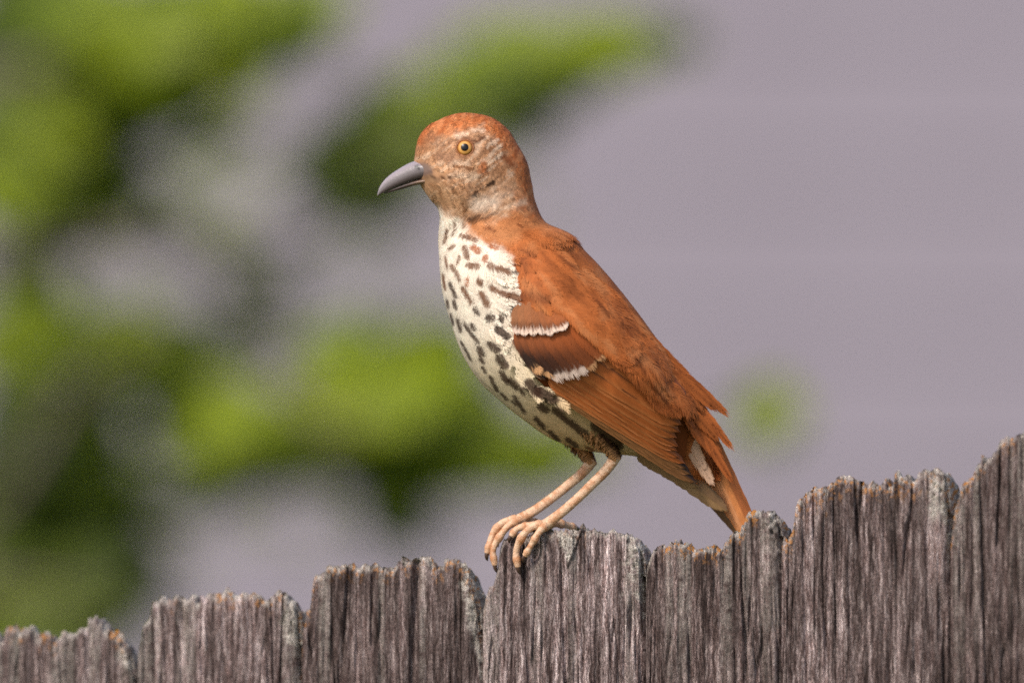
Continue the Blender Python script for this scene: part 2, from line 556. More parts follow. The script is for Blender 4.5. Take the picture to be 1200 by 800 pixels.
ST = [  # dorsal x,y  ventral x,y  half depth
    (485, 191, 487, 204, 5), (488, 170, 491, 214, 13), (497, 153, 497, 223, 22), (513, 142, 502, 230, 34), (533, 134.5, 508, 237, 45),
    (553, 133.5, 513, 244, 52), (574, 138, 515, 251, 55), (592, 150, 515.5, 258, 55), (605, 168, 515, 266, 53),
    (616, 188, 514.5, 275, 50), (622, 211, 514.5, 285, 50), (627, 236, 515, 296, 55), (638, 259, 515.5, 308, 63),
    (660, 271, 517, 327, 73), (688, 297, 521, 350, 81), (712, 323, 529, 378, 86), (735, 351, 541, 411, 88),
    (754, 376, 558, 440, 86), (771, 400, 582, 465, 81), (786, 423, 611, 489, 73), (799, 444, 643, 511, 62),
    (809, 463, 676, 524, 50), (818, 484, 708, 530, 38), (825, 505, 738, 533, 27), (832, 525, 768, 540, 17), (839, 545, 798, 556, 8)]
ST = np.array(ST, float)
SK = np.concatenate([[0], np.cumsum(np.hypot(*np.diff((ST[:, :2] + ST[:, 2:4]) / 2, axis=0).T) + 4)])
SK /= SK[-1]


def body_pt(s, th):
    """th: 0 dorsal, pi/2 near side (toward the lens), pi ventral"""
    q = spline(SK, ST, np.clip(s, 0, 1))
    c = (q[:, :2] + q[:, 2:4]) / 2
    h = (q[:, :2] - q[:, 2:4]) / 2
    ct, st = np.cos(th), np.sin(th)
    # slightly full cross-section
    ex = 0.92
    xy = c + h * (np.sign(ct) * np.abs(ct) ** ex)[:, None]
    d = -q[:, 4] * np.sign(st) * np.abs(st) ** ex
    return np.column_stack([xy, d])


NS, NT = 150, 96
sg, tg = np.meshgrid(np.linspace(0, 1, NS), np.linspace(0, 2 * np.pi, NT, endpoint=False), indexing='ij')
BV = body_pt(sg.ravel(), tg.ravel())
BF = quads(NS, NT, True)
ends = body_pt(np.array([0, 0, 1, 1.0]), np.array([0, np.pi, 0, np.pi]))
BVc = np.vstack([BV, [(ends[0] + ends[1]) / 2 + [-3, 0, 0]], [(ends[2] + ends[3]) / 2 + [4, 4, 0]]])
ii = np.arange(NT)
BF2 = [BF, np.stack([(ii + 1) % NT, ii, np.full(NT, NS * NT)], -1), np.stack([(NS - 1) * NT + ii, (NS - 1) * NT + (ii + 1) % NT, np.full(NT, NS * NT + 1)], -1)]
BVH = BVHTree.FromPolygons([tuple(p) for p in BV], [tuple(int(i) for i in q) for q in BF])


def near_d(x, y, default=0.0):
    h = BVH.ray_cast(Vector((x, y, -400)), Vector((0, 0, 1)))
    return h[0].z if h[0] is not None else default


# ------------------------------------------------------------------ bird: pigment map with some painted shade (side view, in the design grid)
K = 0.80
RUF = lin(200, 114, 58, K)
RUFL = lin(212, 140, 88, K)
RUFD = lin(132, 68, 30, K)
BUFF = lin(214, 164, 124, K)
PALE = lin(238, 204, 174, K)
GREYB = lin(172, 126, 96, K)
BROWN = lin(140, 92, 58, K)
DARK = lin(64, 38, 24, K)
WHITE = lin(250, 234, 214, 0.86)
CREAM = lin(238, 216, 182, 0.84)
TAN = TAN
TANC = lin(220, 182, 134, 0.84)
CAPS = []     # x1 y1 x2 y2 r soft colour alpha


def poly_sd(px, py, poly):
    poly = np.asarray(poly, float)
    dmin = np.full(px.shape, 1e18)
    ins = np.zeros(px.shape, bool)
    n = len(poly)
    for i in range(n):
        ax, ay = poly[i]
        bx, by = poly[(i + 1) % n]
        ex, ey = bx - ax, by - ay
        t = np.clip(((px - ax) * ex + (py - ay) * ey) / (ex * ex + ey * ey), 0, 1)
        dmin = np.minimum(dmin, (px - ax - t * ex) ** 2 + (py - ay - t * ey) ** 2)
        cond = ((ay > py) != (by > py))
        with np.errstate(divide='ignore', invalid='ignore'):
            xi = (bx - ax) * (py - ay) / (by - ay if by != ay else 1e-9) + ax
        ins ^= cond & (px < xi)
    dd = np.sqrt(dmin)
    return np.where(ins, -dd, dd)


POLY_BREAST = [(500, 232), (514, 238), (536, 246), (546, 262), (566, 283), (592, 296), (608, 322), (610, 352), (600, 392), (620, 425), (650, 458), (705, 500), (735, 520), (790, 560), (700, 600), (480, 520), (440, 300)]
POLY_FACE = [(470, 176), (498, 172), (514, 160), (532, 155), (552, 149), (566, 147), (578, 158), (590, 172), (602, 190), (606, 212), (604, 236), (600, 256), (560, 262), (530, 256), (500, 245), (470, 220)]
SPOTS = [
    (523.8, 271, 520.4, 285, 1.8, 0), (526, 292, 531.6, 288.4, 2.0, 0), (540.6, 276, 557.5, 280.5, 2.8, 0), (544, 289.5, 547.4, 302, 3.2, 0), (555, 290.6, 560, 294, 4.2, 1),
    (549, 311, 560, 312, 3.6, 0), (569, 301, 568, 304, 3.6, 1), (574, 311, 593.5, 319.5, 3.8, 0), (529, 312, 534, 319, 2.4, 0), (521.5, 301, 523.8, 314, 1.4, 0),
    (547, 327, 547, 334, 2.0, 1), (542, 338, 552, 354, 2.8, 0), (562, 330, 562, 332, 4, 0), (564, 345, 571, 357, 4.4, 0), (575.5, 337, 591, 346, 3.6, 0),
    (596, 346, 606, 351, 4.4, 0), (519, 323, 521.5, 339, 1.6, 0), (527, 332, 534, 348, 2.1, 2), (531.6, 352.5, 534, 361.5, 2.2, 2), (573, 372, 573, 374, 4.6, 2),
    (587, 372, 587, 375, 4.0, 2), (600, 364, 603, 370, 5.2, 2), (580, 386, 591, 394, 4.6, 2), (523.8, 352, 525, 360, 1.6, 2), (536, 375, 539.5, 388, 2.2, 2),
    (544, 380, 560, 401, 2.3, 2), (561, 408, 565, 416, 3.6, 2), (573, 403, 580.5, 410, 3.8, 2), (528, 368, 531, 380, 1.5, 2), (540, 400, 552, 422, 1.4, 2),
    (562.5, 420, 566, 425, 2.2, 2), (584, 419, 590, 429, 4.0, 2), (587.5, 437, 594, 447, 3.6, 2), (597.5, 446, 605, 454, 3.6, 2), (565, 430, 568, 436, 1.8, 2),
    (574, 441, 582.5, 457.5, 2.0, 2), (587, 461, 594, 468, 1.6, 2), (602.5, 465, 614, 482.5, 2.4, 2), (627.5, 490, 637.5, 501, 2.8, 2), (644, 506, 654, 515, 2.8, 2),
    (665, 515, 676, 523, 3.0, 2), (687, 524, 695, 527.5, 1.8, 0), (617, 449, 626, 460, 6.0, 2), (628, 458, 646, 468, 6.5, 2), (633, 476, 640, 480, 4.6, 2), (650, 480, 688, 511, 4.6, 2),
    (697, 499, 725, 522, 6.0, 2), (533, 262, 531, 276, 1.3, 0), (538, 300, 536, 308, 1.6, 0), (556, 362, 560, 368, 2.4, 2), (610, 455, 613, 462, 2.2, 2), (536, 322, 538, 328, 2.0, 0),
    (574, 288, 582, 291, 2.4, 1), (552, 380, 556, 386, 2.0, 2), (600, 470, 604, 474, 1.4, 2), (546, 432, 552, 440, 1.3, 2), (560, 450, 568, 460, 1.3, 2)]
SPOTC = [lin(122, 74, 42, K), lin(176, 100, 56, K), DARK]
MARKS = [  # capsules on the face, neck and shoulder
    (488, 178, 500, 170, 6, 5, lin(176, 122, 84, K), 0.8), (506, 160, 518, 172, 7, 6, lin(158, 112, 80, K), 0.7),
    (516, 184, 531, 186, 6, 5, GREYB, 0.9), (536, 160, 546, 158, 2.6, 2.5, PALE, 0.75), (553, 154, 566, 151.5, 2.4, 2.5, PALE, 0.65),
    (556, 166, 567, 160, 1.6, 1.2, lin(110, 66, 40, K), 0.9), (545, 173, 545, 173.5, 12, 3, lin(150, 100, 68, K), 0.9),
    (536, 191, 548, 192, 2.5, 3, PALE, 0.55), (533, 195.5, 553, 198, 1.8, 1.5, BROWN, 0.9), (538, 204, 556, 208, 4.0, 5, PALE, 0.6),
    (566, 192, 567, 202, 4.5, 4, lin(178, 100, 54, K), 0.85), (492, 197, 501, 199, 5.5, 4, lin(142, 120, 112, 0.8), 0.9), (490, 203, 504, 205, 2.6, 3, lin(112, 92, 88, 0.8), 0.85), (490, 210, 512, 208, 1.3, 0.8, lin(62, 42, 36, 0.9), 0.95), (512, 208, 529, 207.5, 1.4, 0.8, lin(92, 58, 38, 0.9), 0.95), (492, 213, 514, 211.5, 2, 1.5, lin(150, 116, 92, 0.8), 0.9),
    (572, 172, 584, 164, 2.2, 1.5, PALE, 0.7), (574, 182, 588, 172, 2.2, 1.5, PALE, 0.7), (573, 191, 590, 180, 2.2, 1.5, PALE, 0.8), (576, 176, 588, 167, 1.4, 1.2, BROWN, 0.5),
    (594, 184, 600, 192, 4, 3, lin(150, 80, 40, K), 0.8), (562, 168, 558, 182, 2.5, 2, PALE, 0.5),
    (497, 216, 540, 240, 10, 8, lin(190, 146, 108, K), 0.7), (520, 214, 536, 226, 1.6, 1.5, BROWN, 0.6), (508, 218, 522, 232, 1.4, 1.4, BROWN, 0.5), (536, 216, 548, 226, 1.6, 1.5, BROWN, 0.6),
    (553, 231, 560, 226, 1.8, 1.2, lin(52, 32, 20, 1), 0.9), (560, 226, 572, 217, 1.1, 1.2, lin(70, 42, 26, 1), 0.8), (572, 217, 578, 213, 1.8, 1.4, lin(52, 32, 20, 1), 0.9),  # dark slash below the cheek: shadow of a feather gap, painted in
    (558, 240, 576, 236, 7, 8, lin(236, 212, 190, 0.84), 0.75), (582, 232, 594, 228, 4, 8, lin(228, 196, 170, 0.84), 0.55), (600, 214, 622, 246, 3, 8, lin(222, 168, 126, K), 0.55), (596, 236, 616, 252, 2.5, 5, lin(224, 180, 142, K), 0.5), (606, 200, 620, 226, 1.5, 3, lin(160, 96, 58, K), 0.4), (560, 246, 600, 243, 2, 3, PALE, 0.5), (584, 216, 600, 222, 4, 4, lin(206, 156, 120, K), 0.7),
    (552, 258, 568, 257, 3.4, 1.5, lin(46, 28, 18, 1), 0.95), (568, 257, 580, 251, 1.8, 1.5, lin(80, 48, 30, 1), 0.8), (543, 238, 543, 266, 1.3, 1.0, BROWN, 0.8), (548, 236, 546, 262, 1.0, 1.0, BROWN, 0.7),
    (572, 264, 578, 262, 3.2, 2.0, PALE, 0.8), (607, 239, 614, 236, 3.2, 2.5, PALE, 0.6), (600, 252, 620, 250, 3, 3, RUFL, 0.8),
    (556, 270, 600, 276, 10, 8, RUFL, 0.85), (566, 262, 640, 262, 6, 6, RUFL, 0.6), (568, 268, 578, 272, 1.4, 1.2, RUFD, 0.8), (606, 262, 612, 265, 1.6, 1.2, RUFD, 0.9),
    (580, 288, 596, 300, 4, 3, lin(246, 222, 200, 0.84), 0.7), (584, 307, 606, 322, 3, 2, lin(246, 226, 206, 0.84), 0.7), (580, 328, 606, 342, 3, 2, lin(246, 226, 206, 0.84), 0.7),
    (606, 292, 622, 300, 2.0, 1.6, RUFD, 0.8), (655, 288, 675, 302, 2.4, 2.2, RUFD, 0.6), (625, 300, 640, 308, 2, 2, RUFD, 0.5), (690, 318, 706, 336, 3, 3, RUFD, 0.5), (640, 275, 655, 280, 2, 2, RUFD, 0.5)]


def cap_d(px, py, c):
    ex, ey = c[2] - c[0], c[3] - c[1]
    t = np.clip(((px - c[0]) * ex + (py - c[1]) * ey) / (ex * ex + ey * ey + 1e-9), 0, 1)
    return np.hypot(px - c[0] - t * ex, py - c[1] - t * ey)


def blend(c, new, a):
    return c + (np.asarray(new)[None] - c) * a[:, None]


def pigment(p):
    x, y = p[:, 0], p[:, 1]
    n1 = fbm(x / 16, y / 16, 71, 3)
    c = np.tile(np.array(RUF), (len(x), 1))
    c = blend(c, RUFL, smooth01((n1 - 0.5) / 0.3) * 0.5)
    c = blend(c, RUFD, smooth01((0.46 - n1) / 0.3) * 0.5)
    # crown and nape
    head = smooth01((262 - y) / 14) * smooth01((660 - x) / 20)
    c = blend(c, lin(202, 116, 64, K), head * 0.8)
    # breast, belly
    sd = poly_sd(x, y, POLY_BREAST)
    br = smooth01((2.5 - sd + 5 * (n1 - 0.5)) / 5)
    belly = np.array(WHITE)[None] + (np.array(CREAM) - np.array(WHITE))[None] * smooth01((y - 375 + (x - 560) * 0.25) / 90)[:, None]
    belly = belly + (np.array(TANC)[None] - belly) * (smooth01((y - 440 + (x - 620) * 0.5) / 80) * 0.85)[:, None]
    c = c + (belly - c) * br[:, None]
    # face
    fc = smooth01((5 - poly_sd(x, y, POLY_FACE) + 9 * (fbm((x + y) / 9, (x - y) / 9, 37, 2) - 0.5)) / 12)
    c = blend(c, BUFF, fc * 0.9)
    c = blend(c, GREYB, fc * smooth01((0.46 - fbm((x + y) / 5, (x - y) / 18, 33, 2)) / 0.12) * 0.5)
    # fine dark streaks of the forehead and lores, and the browner ear coverts
    st = vnoise((x * 0.94 - y * 0.34) / 2.3, (x * 0.34 + y * 0.94) / 15, 59)
    c = blend(c, lin(136, 88, 56, K), fc * smooth01((0.36 - st) / 0.2) * smooth01((545 - x) / 30) * 0.6)
    c = blend(c, lin(196, 128, 80, K), fc * smooth01((15 - cap_d(x, y, (575, 178, 596, 206, 0))) / 14) * 0.5)
    # small dark and pale flecks along the lie of the head feathers
    fl = fbm((x * 0.55 + y * 0.83) / 3.2, (x * 0.83 - y * 0.55) / 12, 57, 2)
    c = blend(c, lin(120, 74, 44, K), fc * smooth01((0.42 - fl) / 0.12) * 0.42)
    c = blend(c, PALE, fc * smooth01((fl - 0.58) / 0.12) * 0.5)
    fh = fbm((x * 0.9 + y * 0.4) / 4.0, (y * 0.9 - x * 0.4) / 11, 58, 2)
    c = blend(c, lin(150, 80, 40, K), head * (1 - fc) * smooth01((0.44 - fh) / 0.14) * 0.4)
    c = blend(c, lin(224, 152, 100, K), head * (1 - fc) * smooth01((fh - 0.56) / 0.14) * 0.45)
    xw = x + 7 * (fbm(x / 7, y / 7, 61, 2) - 0.5)
    yw = y + 6 * (fbm(x / 7, y / 7, 67, 2) - 0.5)
    for m in MARKS:
        sf = m[5] * 1.7
        a = smooth01((m[4] + sf / 2 - cap_d(xw, yw, m)) / sf) * m[7]
        c = blend(c, m[6], a)
    # pale throat and front of the neck
    a = smooth01((8 - cap_d(x, y, (512, 246, 524, 275, 0))) / 8)
    c = blend(c, WHITE, a * 0.8)
    for s in SPOTS:
        dd = cap_d(x, y, s)
        a = smooth01((s[4] * 0.95 + 1.1 - dd) / 1.7)
        c = blend(c, SPOTC[s[5]], a * 0.92)
    return c


body = link('body', np_mesh('body', BVc, BF2, pigment(BVc) * 0.8, smooth=True), M_SKIN, bird)

# ------------------------------------------------------------------ bird: plumage of many small feathers


def fluff(P, T, N, L, Wd, nb, colour, jitter=0.12, lift=0.15, cj=1.0, bw=0.42, droop=None, bulge=None, aj=0.07):
    """each feather: nb thin barbs fanning from a rachis. P,T,N (n,3); L,Wd (n,)"""
    n = len(P)
    B = np.cross(N, T)
    B /= np.linalg.norm(B, axis=1)[:, None] + 1e-9
    a0 = np.linspace(0.02, 0.86, nb)[None] + rng.uniform(-0.03, 0.03, (n, nb))
    side = np.where(np.arange(nb) % 2 == 0, 1.0, -1.0)[None]
    a1 = np.minimum(a0 + 0.30, 1.0) + rng.uniform(-aj, aj, (n, nb))
    prof = np.sqrt(np.clip(1 - ((a1 - 0.55) / 0.5) ** 2, 0.0, 1))
    y1 = side * Wd[:, None] * (prof * 0.85 + 0.1) * rng.uniform(0.75, 1.1, (n, nb))
    a_m, y_m = a0 + (a1 - a0) * 0.5, y1 * 0.62

    def pt(a, y):
        h = L[:, None] * (lift * a - lift * 0.45 * a * a) + 0.3 - 0.10 * y * y / Wd[:, None]
        if droop is not None:
            h = h - droop[:, None] * a * a
        if bulge is not None:
            h = h + bulge[:, None] * 4 * a * (1 - a)
        return P[:, None] + T[:, None] * (L[:, None] * a)[..., None] + B[:, None] * y[..., None] + N[:, None] * h[..., None]
    p0, p1, p2 = pt(a0, y1 * 0), pt(a_m, y_m), pt(a1, y1)
    dirv = p2 - p0
    w = np.cross(dirv, N[:, None])
    w /= np.linalg.norm(w, axis=2)[..., None] + 1e-9
    bwv = bw * rng.uniform(0.7, 1.3, (n, nb, 1))
    V = np.stack([p0 + w * bwv, p0 - w * bwv, p1 + w * bwv, p1 - w * bwv, p2], 2).reshape(-1, 3)
    cen = np.stack([p0, p0, p1, p1, p2], 2).reshape(-1, 3)
    jt = rng.normal(0, cj, (n, nb, 1, 3)) * np.ones((1, 1, 5, 1))
    cen = cen + jt.reshape(-1, 3)
    m = n * nb
    base = np.arange(m)[:, None] * 5
    F4 = base + np.array([[0, 1, 3, 2]])
    F3 = base + np.array([[2, 3, 4]])
    c = colour(cen)
    jitter = np.broadcast_to(np.asarray(jitter, float), (n,))[:, None, None]
    lum = (1 + rng.normal(0, 1, (n, 1, 1)) * jitter) * (1 + rng.normal(0, 1, (n, nb, 1)) * jitter * 0.8)
    lum = (np.clip(lum, 0.5, 1.5) * np.ones((1, 1, 5))).reshape(-1, 1)
    c = np.clip(c * lum, 0.003, 0.9)
    return V, [F4, F3], c


def body_frames(s, th):
    e = 1e-3
    P = body_pt(s, th)
    Ts = body_pt(np.clip(s + e, 0, 1), th) - body_pt(np.clip(s - e, 0, 1), th)
    Tt = body_pt(s, th + 0.01) - body_pt(s, th - 0.01)
    N = np.cross(Ts, Tt)
    Nn = np.linalg.norm(N, axis=1)[:, None] + 1e-9
    N /= Nn
    q = spline(SK, ST, s)
    c = np.column_stack([(q[:, 0] + q[:, 2]) / 2, (q[:, 1] + q[:, 3]) / 2, np.zeros(len(s))])
    N *= np.sign(np.sum(N * (P - c), axis=1))[:, None]
    T = Ts / (np.linalg.norm(Ts, axis=1)[:, None] + 1e-9)
    return P, T, N, Nn[:, 0]


EYE = np.array([544.8, 173.4])
cand = 160000
s_, t_ = rng.uniform(0.012, 0.985, cand), rng.uniform(0, 2 * np.pi, cand)
P, T, N, A = body_frames(s_, t_)
hd = smooth01((P[:, 1] - 215) / 60)               # 0 on the head, 1 on the body
Lf = 9 + 17 * hd
face = smooth01((512 - P[:, 0]) / 30) * (1 - hd)
Lf = Lf - 3.5 * face
Lf += 6 * smooth01((P[:, 0] - 640) / 80)
wgt = A / (Lf ** 1.55)
far = P[:, 2] > 15
wgt[far] *= 0.4
wgt /= wgt.sum()
NF = 17000
sel = rng.choice(cand, NF, replace=False, p=wgt)
P, T, N, Lf = P[sel], T[sel], N[sel], Lf[sel]
ok = np.hypot(P[:, 0] - EYE[0], P[:, 1] - EYE[1]) > 10.0
# leave the beak root clear
ok &= ~((P[:, 0] < 489))
ok &= poly_sd(P[:, 0], P[:, 1], [(482, 184), (494, 188), (506, 195), (524, 204.5), (528, 208), (514, 212), (500, 216), (484, 220)]) > 0.5
P, T, N, Lf = P[ok], T[ok], N[ok], Lf[ok]
T = T + rng.normal(0, 1, T.shape) * (0.14 - 0.08 * smooth01((P[:, 1:2] - 240) / 60))
T -= N * np.sum(T * N, axis=1)[:, None]
T /= np.linalg.norm(T, axis=1)[:, None]
Lf = Lf * rng.uniform(0.8, 1.2, len(Lf))
# forehead feathers that would reach over the eye are shortened
tip = P + T * Lf[:, None]
near_eye = np.hypot(tip[:, 0] - EYE[0], tip[:, 1] - EYE[1]) < 10.5
Lf[near_eye] *= 0.45
V, F, c = fluff(P, T, N, Lf, Lf * 0.32, 20, pigment, 0.085 + 0.075 * smooth01((270 - P[:, 1]) / 30), 0.10, 0.45, droop=Lf ** 2 / 210)
pl = link('plumage', np_mesh('plumage', V, F, c, smooth=False), M_PLUME, bird)
pl['kind'] = 'stuff'

# ------------------------------------------------------------------ bird: beak


def beak_half(name, top, bot, base_w, tipw, colour, d0):
    q = np.linspace(0, 1, 34)
    ka = np.linspace(0, 1, len(top))
    kb = np.linspace(0, 1, len(bot))
    tp, bt = spline(ka, np.array(top, float), q), spline(kb, np.array(bot, float), q)
    seg = 22
    th = np.linspace(0, 2 * np.pi, seg, endpoint=False)
    w = base_w * (1 - q) ** 1.1 + tipw
    cc, hh = (tp + bt) / 2, (tp - bt) / 2
    ct, st = np.cos(th), np.sin(th)
    xy = cc[:, None] + hh[:, None] * ct[None, :, None]
    seam = (ct < 0) if name == 'upper_mandible' else (ct > 0)
    prof = (np.abs(st) ** np.where(seam, 0.30, 0.8) * np.sign(st))[None]
    d = d0 - w[:, None] * prof * (0.90 - (0.04 if name == 'upper_mandible' else -0.04) * ct)[None]
    v = np.concatenate([xy, d[..., None]], -1).reshape(-1, 3)
    v = np.vstack([v, [[*cc[0], d0]], [[*cc[-1], d0]]])
    n = len(q)
    i = np.arange(seg)
    f = [quads(n, seg, True), np.stack([(i + 1) % seg, i, np.full(seg, n * seg)], -1), np.stack([(n - 1) * seg + i, (n - 1) * seg + (i + 1) % seg, np.full(seg, n * seg + 1)], -1)]
    col = colour(v, np.concatenate([np.repeat(q, seg), [0, 1]]), np.concatenate([np.tile(ct, n), [0, 0]]))
    return link(name, np_mesh(name, v, f, col), M_BEAK, bird)


BK = lin(128, 119, 121, 0.8)
BKD = lin(72, 56, 54, 0.8)
BKB = lin(168, 132, 104, 0.85)


def col_up(v, q, ct):
    c = np.tile(np.array(BK), (len(v), 1))
    c = blend(c, lin(176, 162, 168, 0.85), smooth01((ct - 0.1) / 0.8) * 0.6)  # highlight along the top of the beak, put into the colour
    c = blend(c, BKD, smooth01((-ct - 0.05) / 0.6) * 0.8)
    c = blend(c, BKD, smooth01((0.2 - q) / 0.25) * 0.6)
    nz = np.hypot((v[:, 0] - 489.5) / 3.6, (v[:, 1] - 196.2) / 1.7)
    return blend(c, lin(30, 22, 22, 1), smooth01((1.4 - nz) / 0.6))


def col_lo(v, q, ct):
    c = np.tile(np.array(BKD), (len(v), 1))
    c = blend(c, BKB, smooth01((0.65 - q) / 0.5) * 0.8)
    return blend(c, lin(46, 34, 32, 0.8), smooth01((ct - 0.45) / 0.3) * 0.8)


DB = 0.0
beak_half('upper_mandible', [(514, 198), (499, 190.5), (487.5, 188.7), (478, 192), (469, 197), (459, 203.5), (451, 210.5), (445, 219), (442, 228.5)],
          [(527, 207), (512, 207.5), (500, 208.5), (488, 211), (477, 214.5), (466, 218.6), (456, 222.6), (448, 226.5), (442.4, 229.5)], 29, 0.9, col_up, DB)
beak_half('lower_mandible', [(526, 207.2), (512, 207.8), (500, 208.8), (488, 211.2), (477, 214.7), (466, 218.8), (456.5, 222.8), (450, 225.8)],
          [(522, 211), (510, 214), (497, 216), (487, 217.6), (478, 220), (467, 223), (457, 225.6), (450.5, 227)], 28.5, 0.8, col_lo, DB)

# ------------------------------------------------------------------ bird: eyes


def make_eye(sign):
    dn = near_d(EYE[0], EYE[1])
    h = BVH.ray_cast(Vector((EYE[0], EYE[1], -400)), Vector((0, 0, 1)))
    nrm = np.array(h[1])
    if nrm[2] > 0:
        nrm = -nrm
    nrm = nrm / np.linalg.norm(nrm)
    nrm = nrm * 0.55 + np.array([0, 0, -1.0]) * 0.45
    nrm /= np.linalg.norm(nrm)
    cen = np.array([EYE[0], EYE[1], dn]) - nrm * 7.0
    if sign > 0:
        cen, nrm = cen * [1, 1, -1], nrm * [1, 1, -1]
    a = np.cross(nrm, [0, 1, 0])
    a /= np.linalg.norm(a)
    b = np.cross(nrm, a)
    R = 11.5

    def cap(r0, r1, off, nr, colf, name, parent, mat):
        """spherical cap ring between face radii r0..r1"""
        rr = np.linspace(r0, r1, nr)
        th = np.linspace(0, 2 * np.pi, 48, endpoint=False)
        RR, TT = np.meshgrid(rr, th, indexing='ij')
        z = np.sqrt(np.maximum((R + off) ** 2 - RR ** 2, 0))
        v = cen + a * (RR * np.cos(TT))[..., None] + b * (RR * np.sin(TT))[..., None] + nrm * z[..., None]
        return link(name, np_mesh(name, v.reshape(-1, 3), [quads(nr, 48, True)], colf(RR.ravel(), TT.ravel())), mat, parent)

    def ball(RR, TT):
        return np.tile(np.array(lin(60, 36, 20)), (len(RR), 1))

    def iris(RR, TT):
        c = np.tile(np.array(lin(204, 146, 72, 0.95)), (len(RR), 1))
        c = blend(c, lin(220, 170, 104, 0.95), vnoise(TT * 7, RR / 3, 5) * 0.5)
        c = blend(c, lin(150, 88, 30, 0.9), smooth01((RR - 6.4) / 2.2))
        return blend(c, lin(110, 70, 30), smooth01((5.0 - RR) / 0.9) * 0.8)

    def pup(RR, TT):
        return np.tile(np.array((0.006, 0.004, 0.004)), (len(RR), 1))
    # eyeball as a full ball
    th = np.linspace(0, np.pi, 20)
    ph = np.linspace(0, 2 * np.pi, 40, endpoint=False)
    TH, PH = np.meshgrid(th, ph, indexing='ij')
    v = cen + R * (a * (np.sin(TH) * np.cos(PH))[..., None] + b * (np.sin(TH) * np.sin(PH))[..., None] + nrm * np.cos(TH)[..., None])
    e = link('eye', np_mesh('eye', v.reshape(-1, 3), [quads(20, 40, True)], ball(TH.ravel(), PH.ravel())), M_EYE, bird)
    cap(4.4, 8.9, 0.12, 8, iris, 'iris', e, M_EYE)
    cap(0.02, 4.3, 0.22, 6, pup, 'pupil', e, M_EYE)
    # lid: a thin fleshy ring
    thl = np.linspace(0, 2 * np.pi, 48, endpoint=False)
    tt = np.linspace(0, 2 * np.pi, 10, endpoint=False)
    TL, T2 = np.meshgrid(thl, tt, indexing='ij')
    rad = 9.6 + 1.25 * np.cos(T2)
    z = math.sqrt(R * R - 9.6 ** 2) + 0.2 + 1.2 * np.sin(T2)
    v = cen + a * (rad * np.cos(TL) * 1.04)[..., None] + b * (rad * np.sin(TL))[..., None] + nrm * z[..., None]
    f = quads(49, 10, True)
    f = f % (480)
    link('eyelid', np_mesh('eyelid', v.reshape(-1, 3), [f], np.tile(np.array(lin(150, 92, 52, 0.8)), (480, 1))), M_LEG, e)


make_eye(-1)
make_eye(1)

# ------------------------------------------------------------------ bird: wings
WC = np.array([(596, 285, 66), (606, 300, 72), (600, 345, 80), (600, 395, 84), (650, 290, 60), (650, 330, 86), (640, 370, 94), (640, 410, 97), (640, 445, 92), (700, 330, 52), (700, 365, 84), (700, 400, 94),
               (700, 440, 91), (690, 480, 80), (745, 385, 52), (750, 420, 76), (750, 460, 74), (740, 505, 62), (780, 430, 42), (795, 465, 50), (795, 500, 46), (790, 540, 36), (815, 480, 32), (815, 520, 28), (815, 565, 22),
               (840, 500, 18), (845, 560, 12), (870, 600, 4)], float)


def tps_fit(c, lam=40.0):
    n = len(c)
    r = np.hypot(c[:, None, 0] - c[None, :, 0], c[:, None, 1] - c[None, :, 1])
    Kk = r ** 2 * np.log(r + 1e-6)
    Pm = np.column_stack([np.ones(n), c[:, :2]])
    A_ = np.block([[Kk + lam * np.eye(n), Pm], [Pm.T, np.zeros((3, 3))]])
    return np.linalg.solve(A_, np.concatenate([c[:, 2], [0, 0, 0]]))


WSOL = tps_fit(WC)


def wing_d(x, y):
    x, y = np.asarray(x, float), np.asarray(y, float)
    sh = x.shape
    x, y = x.ravel(), y.ravel()
    r = np.hypot(x[:, None] - WC[None, :, 0], y[:, None] - WC[None, :, 1])
    z = (r ** 2 * np.log(r + 1e-6)) @ WSOL[:len(WC)] + WSOL[-3] + WSOL[-2] * x + WSOL[-1] * y
    return -z.reshape(sh)


